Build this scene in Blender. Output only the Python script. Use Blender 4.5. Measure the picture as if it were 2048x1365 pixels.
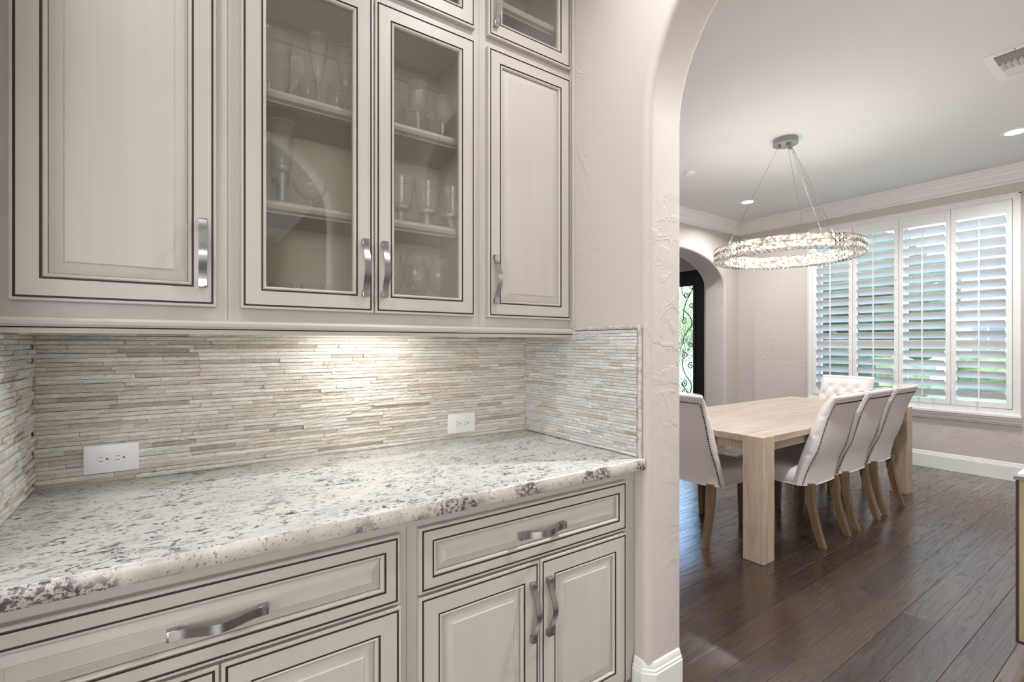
import bpy, bmesh, math, random
from mathutils import Vector, Matrix, noise
for o in list(bpy.data.objects): bpy.data.objects.remove(o)
SC = bpy.context.scene
COL = SC.collection
PI = math.pi
rnd = random.Random(7)

# ------------------------------------------------------------------ camera, world, large lights, exposure
W_PX, H_PX = 2048.0, 1365.0
F_PX, YAW, CY_PX = 965.67, math.radians(34.673), 688.0
cam_d = bpy.data.cameras.new('camera')
cam_d.sensor_width = 36.0
cam_d.lens = 36.0*F_PX/W_PX
cam_d.shift_y = (CY_PX-H_PX/2)/W_PX
cam_d.clip_start = 0.05
cam = bpy.data.objects.new('camera', cam_d); COL.objects.link(cam)
cam.location = (0, 0, 1.33)
cam.rotation_euler = (PI/2, 0, -YAW)
SC.camera = cam

world = bpy.data.worlds.new('world'); SC.world = world; world.use_nodes = True
wn = world.node_tree; wn.nodes.clear()
w_out = wn.nodes.new('ShaderNodeOutputWorld'); w_bg = wn.nodes.new('ShaderNodeBackground')
sky = wn.nodes.new('ShaderNodeTexSky'); sky.sky_type = 'NISHITA'
sky.sun_disc = False; sky.sun_elevation = math.radians(48); sky.sun_rotation = math.radians(250)
sky.air_density = 1.0; sky.dust_density = 1.5; sky.ozone_density = 1.0
w_bg.inputs['Strength'].default_value = 1.2
wn.links.new(sky.outputs[0], w_bg.inputs['Color']); wn.links.new(w_bg.outputs[0], w_out.inputs['Surface'])

def area_light(name, loc, rot, sx, sy, power, color):
    l = bpy.data.lights.new(name, 'AREA'); l.shape = 'RECTANGLE'; l.size = sx; l.size_y = sy
    l.energy = power; l.color = color
    o = bpy.data.objects.new(name, l); COL.objects.link(o); o.location = loc; o.rotation_euler = rot
    return o
# added daylight fill at the end wall of the hall, left of the camera
area_light('hall_fill', (-2.96, 0.15, 1.75), (PI/2, 0, -PI/2), 1.6, 1.9, 50, (0.97, 0.985, 1.0))
# added fill light onto the cabinet fronts, through the arch behind the camera
area_light('kitchen_fill', (-1.25, -5.92, 1.65), (PI/2, 0, 0), 3.3, 2.2, 165, (0.97, 0.985, 1.0))
SUN_D = bpy.data.lights.new('sun', 'SUN'); SUN_D.energy = 2.2; SUN_D.angle = 0.03; SUN_D.color = (1.0, 0.95, 0.86)
SUN = bpy.data.objects.new('sun', SUN_D); COL.objects.link(SUN); SUN.rotation_euler = (0.25, -0.72, 0)

vs = SC.view_settings
SC.display_settings.display_device = 'sRGB'
vs.view_transform = 'Standard'; vs.look = 'None'; vs.gamma = 1.0; vs.use_curve_mapping = False
vs.exposure = 0.35

CHAND_W = 23.0
CAN_W, HALL_W, CHAND_E, PUCK_W = 22.0, 6.5, 1.3, 1.25

SC.cycles.transparent_max_bounces = 24
# ------------------------------------------------------------------ materials
def srgb(r, g, b):
    return tuple(((c/255)/12.92 if c/255 <= 0.04045 else ((c/255+0.055)/1.055)**2.4) for c in (r, g, b))+(1,)
class M:
    """small node-graph helper"""
    def __init__(s, name):
        s.m = bpy.data.materials.new(name); s.m.use_nodes = True
        s.t = s.m.node_tree; s.t.nodes.clear()
        s.out = s.n('OutputMaterial'); s.b = s.n('BsdfPrincipled')
        s.l(s.b.outputs[0], s.out.inputs['Surface'])
    def n(s, kind, **kw):
        x = s.t.nodes.new('ShaderNode'+kind)
        for k, v in kw.items(): setattr(x, k, v)
        return x
    def l(s, a, b): s.t.links.new(a, b)
    def set(s, **kw):
        for k, v in kw.items(): s.b.inputs[k.replace('_', ' ')].default_value = v
        return s
    def coords(s, scale=(1, 1, 1), rot=(0, 0, 0), src='Object', rand=False):
        tc = s.n('TexCoord'); mp = s.n('Mapping')
        mp.inputs['Scale'].default_value = scale; mp.inputs['Rotation'].default_value = rot
        if rand:
            oi = s.n('ObjectInfo'); ad = s.n('VectorMath', operation='ADD'); mu = s.n('VectorMath', operation='SCALE')
            cb = s.n('CombineXYZ'); s.l(oi.outputs['Random'], cb.inputs[0]); s.l(oi.outputs['Random'], cb.inputs[1]); s.l(oi.outputs['Random'], cb.inputs[2])
            s.l(cb.outputs[0], mu.inputs[0]); mu.inputs['Scale'].default_value = 137.0
            s.l(tc.outputs[src], ad.inputs[0]); s.l(mu.outputs[0], ad.inputs[1]); s.l(ad.outputs[0], mp.inputs['Vector'])
        else: s.l(tc.outputs[src], mp.inputs['Vector'])
        return mp.outputs[0]
    def noise(s, vec, scale=5, detail=4, rough=0.5, dist=0.0):
        x = s.n('TexNoise'); x.inputs['Scale'].default_value = scale; x.inputs['Detail'].default_value = detail
        x.inputs['Roughness'].default_value = rough; x.inputs['Distortion'].default_value = dist
        s.l(vec, x.inputs['Vector']); return x.outputs['Fac']
    def ramp(s, fac, stops, interp='LINEAR'):
        r = s.n('ValToRGB'); e = r.color_ramp.elements; r.color_ramp.interpolation = interp
        while len(e) < len(stops): e.new(0.5)
        for el, (p, c) in zip(e, stops):
            el.position = p; el.color = c if len(c) == 4 else tuple(c)+(1,)
        s.l(fac, r.inputs['Fac']); return r.outputs['Color']
    def mix(s, fac, a, b, mode='MIX'):
        x = s.n('Mix', data_type='RGBA', blend_type=mode)
        for i, v in ((0, fac), (6, a), (7, b)):
            if hasattr(v, 'is_output'): s.l(v, x.inputs[i])
            else: x.inputs[i].default_value = v
        return x.outputs[2]
    def bump(s, h, strength=0.2, dist=0.01):
        x = s.n('Bump'); x.inputs['Strength'].default_value = strength; x.inputs['Distance'].default_value = dist
        s.l(h, x.inputs['Height']); s.l(x.outputs[0], s.b.inputs['Normal']); return x
    def color(s, c):
        if hasattr(c, 'is_output'): s.l(c, s.b.inputs['Base Color'])
        else: s.b.inputs['Base Color'].default_value = c
        return s
G = lambda v: (v, v, v, 1)

def plain(name, col, rough=0.5, metal=0.0, bump=None):
    k = M(name); k.color(col); k.set(Roughness=rough, Metallic=metal)
    if bump: k.bump(k.noise(k.coords(), bump[0], 3), bump[1], bump[2])
    return k.m
MAT = {}
# painted plaster with trowel marks
def plaster(name, col, amp=0.25):
    k = M(name); v = k.coords()
    n1 = k.noise(v, 9, 5, 0.6, 1.2); n2 = k.noise(v, 2.2, 3, 0.5)
    r = k.ramp(n1, [(0.50, G(0)), (0.56, G(1))]); r2 = k.ramp(n2, [(0.52, G(0)), (0.66, G(1))])
    h = k.mix(1.0, r, r2, 'MULTIPLY')
    k.bump(h, amp, 0.004); k.color(col); k.set(Roughness=0.62); return k.m
MAT['wall'] = plaster('wall_paint', srgb(200, 192, 186), 0.5)
MAT['kitchen_wall'] = plain('kitchen_wall_dimmed', srgb(84, 76, 68), 0.7)  # colour darkened to stand for a dim room mirrored in the glass doors
MAT['ceiling'] = plaster('ceiling_paint', srgb(222, 221, 218), 0.18)
MAT['trim'] = plain('trim_white', srgb(232, 230, 226), 0.4)
# cream glazed cabinet paint
k = M('cabinet_cream'); v = k.coords((38, 38, 1.1))
n1 = k.noise(v, 1.0, 4, 0.6); n2 = k.noise(k.coords((1, 1, 1)), 2.5, 2)
c1 = k.ramp(n1, [(0.2, srgb(187, 180, 171)), (0.8, srgb(194, 188, 180))])
c2 = k.mix(0.25, c1, k.ramp(n2, [(0.3, srgb(183, 175, 164)), (0.7, srgb(196, 191, 183))]))
k.color(c2); k.set(Roughness=0.42); MAT['cream'] = k.m
MAT['glaze'] = plain('cabinet_glaze_line', srgb(66, 52, 42), 0.6)
MAT['cream_lifted'] = plain('cabinet_cream_lifted', srgb(224, 216, 199), 0.55)  # cabinet cream lightened in colour to brighten the shaded interiors
# satin nickel
k = M('satin_nickel'); k.color(srgb(178, 176, 174)); k.set(Metallic=1.0, Roughness=0.27)
k.bump(k.noise(k.coords((1, 1, 400)), 2, 2), 0.05, 0.001); MAT['nickel'] = k.m
MAT['dark_metal'] = plain('dark_metal', srgb(70, 62, 55), 0.4, 0.8)
# glass: reflects by Fresnel, otherwise lets light through; body mixes in white to paint it brighter
def thin_glass(name, ior=1.5, tint=(1, 1, 1, 1), gain=1.0, rough=0.0, edge=0.0, bump=None, body=0.0):
    k = M(name); k.t.nodes.remove(k.b)
    fr = k.n('LayerWeight'); fr.inputs['Blend'].default_value = 0.5
    pw = k.n('Math', operation='POWER'); pw.inputs[1].default_value = 3.0; k.l(fr.outputs['Facing'], pw.inputs[0])
    tr = k.n('BsdfTransparent'); tr.inputs['Color'].default_value = tint
    gl = k.n('BsdfGlossy'); gl.inputs['Roughness'].default_value = rough
    mu = k.n('Math', operation='MULTIPLY_ADD', use_clamp=True); mu.inputs[1].default_value = gain; mu.inputs[2].default_value = edge
    k.l(pw.outputs[0], mu.inputs[0])
    if bump:
        b = k.n('Bump'); b.inputs['Strength'].default_value = bump[1]; b.inputs['Distance'].default_value = bump[2]
        k.l(k.noise(k.coords(bump[3]), bump[0], 2), b.inputs['Height']); k.l(b.outputs[0], gl.inputs['Normal']); k.l(b.outputs[0], fr.inputs['Normal'])
    if body > 0:
        df = k.n('BsdfDiffuse'); df.inputs['Color'].default_value = (0.92, 0.92, 0.92, 1); m0 = k.n('MixShader'); m0.inputs[0].default_value = body
        k.l(tr.outputs[0], m0.inputs[1]); k.l(df.outputs[0], m0.inputs[2]); tr = m0
    ms = k.n('MixShader'); k.l(mu.outputs[0], ms.inputs[0]); k.l(tr.outputs[0], ms.inputs[1]); k.l(gl.outputs[0], ms.inputs[2])
    k.l(ms.outputs[0], k.out.inputs['Surface']); return k.m
MAT['pane'] = thin_glass('cabinet_glass', 1.5, (0.96, 0.96, 0.94, 1), 0.9, 0.0, 0.13)
MAT['stemware'] = thin_glass('clear_stemware', 1.5, (0.995, 0.995, 0.993, 1), 0.85, 0.03, 0.05, None, 0.055)
MAT['cut'] = thin_glass('cut_crystal', 1.5, (0.99, 0.99, 0.988, 1), 0.6, 0.06, 0.07, (300, 0.8, 0.004, (1, 1, 1)), 0.09)
MAT['thick_glass'] = thin_glass('thick_glass', 1.5, (0.98, 0.98, 0.98, 1), 0.9, 0.08, 0.15, (220, 0.7, 0.004, (1, 1, 1)), 0.32)  # whitened so the thick bottoms look bright
MAT['rim_glass'] = thin_glass('glass_rim', 1.5, (1, 1, 1, 1), 0.8, 0.05, 0.25, None, 0.3)  # white mixed in as a painted highlight along the rims
MAT['window_glass'] = thin_glass('window_glass', 1.45, (0.95, 0.98, 0.98, 1), 0.8, 0.0, 0.04)
k = M('rippled_door_glass'); k.set(Base_Color=(1, 1, 1, 1), Roughness=0.03, IOR=1.25, Transmission_Weight=1.0)
k.bump(k.noise(k.coords((1, 1, 0.45)), 34, 2, 0.5, 0.8), 0.7, 0.02); MAT['door_glass'] = k.m
# chandelier crystal and its glowing LED channel, patchy to paint in facet sparkle
k = M('chandelier_crystal'); k.set(Base_Color=(1, 1, 1, 1), Roughness=0.02, IOR=1.52, Transmission_Weight=1.0); MAT['crystal'] = k.m
k = M('led_channel'); k.set(Base_Color=(0.9, 0.85, 0.78, 1), Roughness=0.4, Emission_Strength=CHAND_E)
k.b.inputs['Emission Color'].default_value = (1.0, 0.87, 0.70, 1)
vo = k.n('TexVoronoi'); vo.inputs['Scale'].default_value = 62.0; k.l(k.coords(), vo.inputs['Vector']); sx = k.n('SeparateColor'); k.l(vo.outputs['Color'], sx.inputs[0]); led = sx.outputs[0]; k.l(k.ramp(led, [(0.10, (0.05, 0.038, 0.026, 1)), (0.40, (0.24, 0.19, 0.135, 1)), (0.65, (0.60, 0.52, 0.40, 1)), (0.95, (1.7, 1.55, 1.3, 1))]), k.b.inputs['Emission Color']); MAT['led'] = k.m
k = M('lamp_lens'); k.set(Base_Color=G(0.9), Emission_Strength=14.0); k.b.inputs['Emission Color'].default_value = (1, 0.96, 0.9, 1); MAT['lens'] = k.m
# granite
k = M('granite')
v = k.coords((1.0, 1.9, 1.5), (0, 0, 0.12)); v0 = k.coords()
base = k.ramp(k.noise(v, 3.2, 5, 0.6, 0.6), [(0.25, srgb(186, 187, 182)), (0.42, srgb(204, 205, 201)), (0.6, srgb(214, 214, 210)), (0.72, srgb(209, 202, 191))])
grey = k.ramp(k.noise(v, 16, 5, 0.65, 1.0), [(0.53, G(0)), (0.66, G(0.7))])
c = k.mix(grey, base, srgb(150, 151, 150))
fl = k.ramp(k.noise(v, 17, 5, 0.60, 2.2), [(0.580, G(0)), (0.62, G(1))])
zone = k.ramp(k.noise(v0, 5.0, 3, 0.5), [(0.36, G(0.15)), (0.6, G(1))])
c = k.mix(k.mix(1.0, fl, zone, 'MULTIPLY'), c, srgb(62, 64, 66))
fl2 = k.ramp(k.noise(v, 42, 4, 0.6, 1.4), [(0.60, G(0)), (0.635, G(0.95))])
c = k.mix(fl2, c, srgb(84, 84, 85))
pur = k.ramp(k.noise(v0, 7.5, 2, 0.5), [(0.64, G(0)), (0.70, G(1))])
pf = k.ramp(k.noise(v0, 75, 4, 0.65), [(0.46, G(0)), (0.56, G(0.8))])
c = k.mix(k.mix(1.0, pur, pf, 'MULTIPLY'), c, srgb(92, 82, 84))
k.color(c); k.set(Roughness=0.16); k.b.inputs['Specular IOR Level'].default_value = 0.5; MAT['granite'] = k.m
k = M('granite_edge')   # the honed front edge: warmer ground, coarse dark garnet clusters
v0 = k.coords(); c = k.ramp(k.noise(v0, 9, 4, 0.6), [(0.3, srgb(178, 171, 163)), (0.6, srgb(210, 203, 194))])
cl = k.ramp(k.noise(v0, 8.0, 2, 0.5), [(0.50, G(0)), (0.60, G(1))]); sp = k.ramp(k.noise(v0, 95, 5, 0.65, 0.5), [(0.46, G(0)), (0.53, G(0.95))])
c = k.mix(k.mix(1.0, cl, sp, 'MULTIPLY'), c, srgb(78, 69, 70))
sp2 = k.ramp(k.noise(v0, 150, 4, 0.6), [(0.60, G(0)), (0.64, G(0.8))]); c = k.mix(sp2, c, srgb(110, 104, 102))
k.color(c); k.set(Roughness=0.3); MAT['granite_edge'] = k.m
# split-face ledger stone, each strip its own colour
k = M('ledger_stone'); oi = k.n('Attribute', attribute_name='stone_colour'); v = k.coords((1, 1, 1), rand=True)
n1 = k.noise(v, 30, 5, 0.65, 0.6); n2 = k.noise(v, 7, 3)
c = k.mix(k.ramp(n1, [(0.3, G(0)), (0.7, G(0.45))]), oi.outputs['Color'], srgb(226, 222, 216))
c = k.mix(k.ramp(n2, [(0.45, G(0)), (0.75, G(0.35))]), c, srgb(150, 136, 117))
k.color(c); k.set(Roughness=0.75); k.bump(k.noise(k.coords((1, 1, 1), rand=True), 75, 5, 0.68, 0.6), 0.9, 0.010); MAT['stone'] = k.m
MAT['grout'] = plain('grout', srgb(176, 168, 156), 0.9)
MAT['mortar_dark'] = plain('strip_joint', srgb(96, 86, 74), 0.9)
k = M('pencil_stone'); v = k.coords(); k.color(k.ramp(k.noise(v, 45, 5, 0.65), [(0.3, srgb(160, 150, 140)), (0.55, srgb(205, 198, 189)), (0.75, srgb(224, 219, 212))])); k.set(Roughness=0.6); k.bump(k.noise(v, 160, 4), 0.4, 0.003); MAT['pencil'] = k.m
# oak floor
def oak_floor(name):
    k = M(name); oi = k.n('ObjectInfo'); v = k.coords((1.0, 6.5, 1.0), rand=True)
    ring = k.noise(k.coords((0.42, 6.5, 1.0), rand=True), 1.25, 3, 0.5, 0.15)
    m1 = k.n('Math', operation='MULTIPLY'); k.l(ring, m1.inputs[0]); m1.inputs[1].default_value = 13.0
    m2 = k.n('Math', operation='FRACT'); k.l(m1.outputs[0], m2.inputs[0]); wf = m2.outputs[0]
    fine = k.noise(k.coords((3, 110, 1), rand=True), 1.0, 4, 0.6)
    tone = k.ramp(oi.outputs['Random'], [(0.0, srgb(43, 30, 23)), (0.5, srgb(56, 40, 30)), (0.85, srgb(69, 50, 37)), (1.0, srgb(84, 62, 45))])
    g = k.ramp(wf, [(0.0, G(0.70)), (0.10, G(0.62)), (0.30, G(0.97)), (0.90, G(1.08)), (1.0, G(0.85))])
    c = k.mix(1.0, tone, g, 'MULTIPLY'); f2 = k.ramp(fine, [(0.3, G(0.72)), (0.6, G(1.05))])
    c = k.mix(1.0, c, f2, 'MULTIPLY')
    k.color(c); k.set(Roughness=0.33)
    k.l(k.ramp(wf, [(0.0, G(0.40)), (0.12, G(0.52)), (0.35, G(0.27))]), k.b.inputs['Roughness'])
    hs = k.noise(k.coords((1.2, 7.0, 1.0)), 2.6, 3, 0.5, 0.4)
    hm = k.n('Math', operation='MULTIPLY_ADD'); k.l(hs, hm.inputs[0]); hm.inputs[1].default_value = 2.2
    k.l(g, hm.inputs[2]); k.bump(hm.outputs[0], 0.30, 0.003); k.set(Coat_Weight=0.8, Coat_Roughness=0.20, Coat_IOR=1.75); return k.m
MAT['floor'] = oak_floor('dark_oak')
def wood(name, a, b, c3, sc, rough=0.5, ax='X', rand=False):
    k = M(name); s = {'X': (1.0, 14, 14), 'Z': (14, 14, 1.0)}[ax]
    v = k.coords(tuple(q*sc for q in s), rand=rand); n1 = k.noise(v, 1.0, 5, 0.62, 0.35)
    v2 = k.coords(tuple(q*sc*5 for q in s), rand=rand); n2 = k.noise(v2, 1.0, 3, 0.6)
    col = k.mix(0.35, k.ramp(n1, [(0.28, a), (0.5, b), (0.72, c3)]), k.ramp(n2, [(0.3, a), (0.65, c3)]))
    k.color(col); k.set(Roughness=rough); k.bump(n2, 0.12, 0.002); return k.m
MAT['table'] = wood('whitewashed_oak', srgb(150, 131, 115), srgb(180, 162, 146), srgb(198, 183, 168), 1.3, 0.5, 'X')
MAT['table_leg'] = wood('whitewashed_oak_leg', srgb(146, 127, 109), srgb(188, 169, 148), srgb(210, 193, 173), 1.5, 0.55, 'Z')
MAT['chair_leg'] = wood('brown_oak_leg', srgb(84, 66, 46), srgb(108, 86, 61), srgb(128, 104, 76), 2.5, 0.45, 'Z', True)
# linen upholstery
k = M('linen'); v = k.coords((260, 260, 90)); n1 = k.noise(v, 1, 2); n2 = k.noise(k.coords((90, 90, 320)), 1, 2)
k.color(k.mix(0.5, k.ramp(n1, [(0.3, srgb(212, 207, 204)), (0.7, srgb(230, 226, 224))]), k.ramp(n2, [(0.3, srgb(213, 208, 205)), (0.7, srgb(231, 227, 225))])))
k.set(Roughness=0.85); k.b.inputs['Sheen Weight'].default_value = 0.2; k.bump(n1, 0.1, 0.001); MAT['linen'] = k.m
MAT['nail'] = plain('nailhead_bronze', srgb(52, 40, 34), 0.4, 0.7)
MAT['shutter'] = plain('shutter_white', srgb(236, 235, 233), 0.35)
MAT['plastic'] = plain('white_plastic', srgb(232, 231, 230), 0.3)
MAT['slot'] = plain('dark_slot', srgb(38, 36, 34), 0.6)
MAT['iron'] = plain('black_iron', srgb(34, 33, 36), 0.4, 0.3)
MAT['vent'] = plain('vent_white', srgb(228, 226, 222), 0.4)
MAT['vent_dark'] = plain('vent_duct', srgb(70, 68, 66), 0.8)
MAT['board_beige'] = wood('sideboard_panel', srgb(168, 146, 118), srgb(180, 158, 130), srgb(190, 168, 140), 2.0, 0.4, 'Z')
MAT['board_edge'] = plain('sideboard_bronze_edge', srgb(66, 52, 44), 0.35, 0.3)
MAT['board_top'] = plain('sideboard_top', srgb(226, 228, 232), 0.08)
MAT['chrome'] = plain('polished_steel', srgb(180, 178, 176), 0.22, 1.0)
MAT['canopy'] = plain('brushed_canopy', srgb(150, 149, 148), 0.45, 0.5)
# outdoors
k = M('grass'); k.color(k.ramp(k.noise(k.coords(), 3, 5, 0.6), [(0.3, srgb(92, 114, 74)), (0.7, srgb(136, 156, 110))])); k.set(Roughness=0.9); MAT['grass'] = k.m
k = M('leaves'); k.color(k.ramp(k.noise(k.coords(), 4, 5, 0.7), [(0.3, srgb(56, 78, 48)), (0.7, srgb(120, 142, 96))])); k.set(Roughness=0.8); MAT['leaves'] = k.m
k = M('dark_leaves'); k.color(k.ramp(k.noise(k.coords(), 4, 5, 0.7), [(0.3, srgb(28, 48, 30)), (0.7, srgb(70, 96, 62))])); k.set(Roughness=0.8); MAT['dark_leaves'] = k.m
MAT['bark'] = plain('bark', srgb(92, 80, 68), 0.9)
MAT['concrete'] = plain('concrete', srgb(206, 204, 198), 0.85)
MAT['stucco'] = plain('house_stone', srgb(222, 214, 202), 0.8)
MAT['roof'] = plain('roof_shingle', srgb(120, 112, 106), 0.9)
MAT['far_glass'] = plain('house_window', srgb(84, 98, 112), 0.1)

# ------------------------------------------------------------------ mesh helpers
class MB:
    def __init__(s): s.v = []; s.f = []; s.mi = []
    def add(s, vs, fs, mi=0):
        b = len(s.v); s.v += [tuple(p) for p in vs]
        for f in fs: s.f.append(tuple(i+b for i in f)); s.mi.append(mi)
        return s
    def box(s, a, b, mi=0, bev=0.0):
        x0, y0, z0 = a; x1, y1, z1 = b
        if bev <= 0:
            s.add([(x0, y0, z0), (x1, y0, z0), (x1, y1, z0), (x0, y1, z0), (x0, y0, z1), (x1, y0, z1), (x1, y1, z1), (x0, y1, z1)],
                  [(0, 3, 2, 1), (4, 5, 6, 7), (0, 1, 5, 4), (1, 2, 6, 5), (2, 3, 7, 6), (3, 0, 4, 7)], mi)
        else:
            bm = bmesh.new(); bmesh.ops.create_cube(bm, size=1)
            for q in bm.verts: q.co = ((x0+x1)/2+q.co.x*(x1-x0), (y0+y1)/2+q.co.y*(y1-y0), (z0+z1)/2+q.co.z*(z1-z0))
            bmesh.ops.bevel(bm, geom=bm.edges[:], offset=bev, segments=2, profile=0.6, affect='EDGES')
            bm.verts.index_update(); s.add([q.co[:] for q in bm.verts], [[q.index for q in f.verts] for f in bm.faces], mi); bm.free()
        return s
    def rings(s, rs, mi=0, closed=True, cap0=False, cap1=False):
        n = len(rs[0]); b = len(s.v)
        for r in rs: s.v += [tuple(p) for p in r]
        mis = mi if isinstance(mi, (list, tuple)) else [mi]*(len(rs)-1)
        for j in range(len(rs)-1):
            for i in range(n if closed else n-1):
                i2 = (i+1) % n
                s.f.append((b+j*n+i, b+j*n+i2, b+(j+1)*n+i2, b+(j+1)*n+i)); s.mi.append(mis[j])
        if cap0: s.f.append(tuple(b+i for i in reversed(range(n)))); s.mi.append(mis[0])
        if cap1: s.f.append(tuple(b+(len(rs)-1)*n+i for i in range(n))); s.mi.append(mis[-1])
        return s
    def lathe(s, prof, c=(0, 0, 0), n=24, mi=0, cap0=True, cap1=True):
        rs = [[(c[0]+r*math.cos(2*PI*i/n), c[1]+r*math.sin(2*PI*i/n), c[2]+z) for i in range(n)] for r, z in prof]
        return s.rings(rs, mi, True, cap0, cap1)
    def tube(s, pts, r, n=8, mi=0, caps=True):
        pts = [Vector(p) for p in pts]; rr = r if isinstance(r, (list, tuple)) else [r]*len(pts)
        rs = []; up = None
        for i, p in enumerate(pts):
            t = (pts[min(i+1, len(pts)-1)]-pts[max(i-1, 0)]).normalized()
            if up is None: up = Vector((0, 0, 1)) if abs(t.z) < 0.9 else Vector((1, 0, 0))
            a = t.cross(up).normalized(); b2 = a.cross(t).normalized(); up = b2
            rs.append([tuple(p+(a*math.cos(2*PI*k/n)+b2*math.sin(2*PI*k/n))*rr[i]) for k in range(n)])
        return s.rings(rs, mi, True, caps, caps)
    def prism_x(s, prof, x0, x1, mi=0):
        return s.rings([[(x0, y, z) for y, z in prof], [(x1, y, z) for y, z in prof]], mi, True, True, True)
    def build(s, name, mats, parent=None, smooth=None):
        me = bpy.data.meshes.new(name); me.from_pydata(s.v, [], s.f)
        if not isinstance(mats, (list, tuple)): mats = [mats]
        for m in mats: me.materials.append(MAT[m] if isinstance(m, str) else m)
        me.polygons.foreach_set('material_index', s.mi)
        bm = bmesh.new(); bm.from_mesh(me); bmesh.ops.recalc_face_normals(bm, faces=bm.faces[:]); bm.to_mesh(me); bm.free()
        if smooth:
            me.polygons.foreach_set('use_smooth', [True]*len(me.polygons)); me.set_sharp_from_angle(angle=math.radians(smooth))
        me.update()
        return link(bpy.data.objects.new(name, me), parent)
def link(o, parent=None):
    COL.objects.link(o)
    if parent is not None:
        o.parent = parent
        p = parent
        if p.type == 'EMPTY' and not p.get('_local'): o.matrix_parent_inverse = Matrix.Translation(-p.location)
    return o
def tag(o, label, cat, group=None):
    o['label'] = label; o['category'] = cat
    if group: o['group'] = group
    return o
def thing(name, label, cat, loc, group=None, local=False):
    o = bpy.data.objects.new(name, None); o.empty_display_size = 0.05; o.location = loc
    if local: o['_local'] = 1
    COL.objects.link(o); return tag(o, label, cat, group)
def struct(o): o['kind'] = 'structure'; return o
def copy_tree(o, parent=None):
    c = o.copy(); COL.objects.link(c)
    if parent is not None: c.parent = parent; c.matrix_parent_inverse = o.matrix_parent_inverse.copy()
    for ch in list(o.children): copy_tree(ch, c)
    return c
def sweep(mb, path, prof, closed_prof=True, mi=0):
    """profile (offset to the left of the path, z) swept along an xy polyline with mitres"""
    P = [Vector(p) for p in path]; rs = []
    for i, p in enumerate(P):
        ds = []
        if i > 0: ds.append((P[i]-P[i-1]).normalized())
        if i < len(P)-1: ds.append((P[i+1]-P[i]).normalized())
        ns = [Vector((-d.y, d.x)) for d in ds]
        if len(ns) == 2:
            m = (ns[0]+ns[1]).normalized(); m = m/max(0.3, m.dot(ns[0]))
        else: m = ns[0]
        rs.append([(p.x+m.x*o, p.y+m.y*o, z) for o, z in prof])
    return mb.rings(rs, mi, closed_prof, True, True)

# ------------------------------------------------------------------ the setting
CEIL = 3.05
XW, YF = 6.66, 3.87            # window wall, wall with the foyer arch
def arch_wall(name, s0, s1, ja, jb, zs, rise, t0, t1, to_world, r=0.028, ztop=CEIL, nA=28):
    """wall in the (s,z) plane between s0<s1, opening ja<jb, elliptical head; t0..t1 its thickness"""
    mb = MB(); c, a = (ja+jb)/2, (jb-ja)/2
    path = []
    zz = [0, 0.3, 0.6, 0.9, 1.2, 1.5, 1.8, zs]
    for z in zz[:-1]: path.append((jb, z, 1, 0, 'r'))
    for i in range(nA+1):
        th = PI*i/nA; path.append((c+a*math.cos(th), zs+rise*math.sin(th), math.cos(th)/a, math.sin(th)/rise, 't'))
    for z in reversed(zz[:-1]): path.append((ja, z, -1, 0, 'l'))
    seg = 5; rings = []
    for (sv, z, nx, nz, kd) in path:
        l = math.hypot(nx, nz); nx, nz = nx/l, nz/l; ring = []
        for k in range(seg+1):
            al = (PI/2)*k/seg; off = r*(1-math.sin(al)); ring.append((sv+nx*off, z+nz*off, t0+r*(1-math.cos(al))))
        for k in range(seg+1):
            al = (PI/2)*(1-k/seg); off = r*(1-math.sin(al)); ring.append((sv+nx*off, z+nz*off, t1-r*(1-math.cos(al))))
        rings.append(ring)
    W = lambda p: to_world(*p)
    mb.rings([[W(p) for p in rg] for rg in rings], 0, False)
    for t, idx in ((t0, 0), (t1, -1)):
        inner = [rg[idx] for rg in rings]; n = len(path)
        for i in range(n-1):
            p, q = inner[i], inner[i+1]; k1, k2 = path[i][4], path[i+1][4]
            def outer(pt, kd):
                return {'r': (s1, pt[1], t), 'l': (s0, pt[1], t), 't': (pt[0], ztop, t)}[kd]
            if k1 == k2:
                mb.add([W(p), W(q), W(outer(q, k2)), W(outer(p, k1))], [(0, 1, 2, 3)])
            else:
                side = s1 if 'r' in (k1, k2) else s0
                jp, tp = (p, q) if k1 != 't' else (q, p)
                mb.add([W(jp), W((side, jp[1], t)), W((side, tp[1], t)), W(tp)], [(0, 1, 2, 3)])
                mb.add([W(tp), W((side, tp[1], t)), W((side, ztop, t)), W((tp[0], ztop, t))], [(0, 1, 2, 3)])
    for sv in (s0, s1): mb.add([W((sv, 0, t0)), W((sv, ztop, t0)), W((sv, ztop, t1)), W((sv, 0, t1))], [(0, 1, 2, 3)])
    mb.add([W((s0, ztop, t0)), W((s1, ztop, t0)), W((s1, ztop, t1)), W((s0, ztop, t1))], [(0, 1, 2, 3)])
    o = mb.build(name, 'wall', None, 40); return struct(o)

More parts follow.
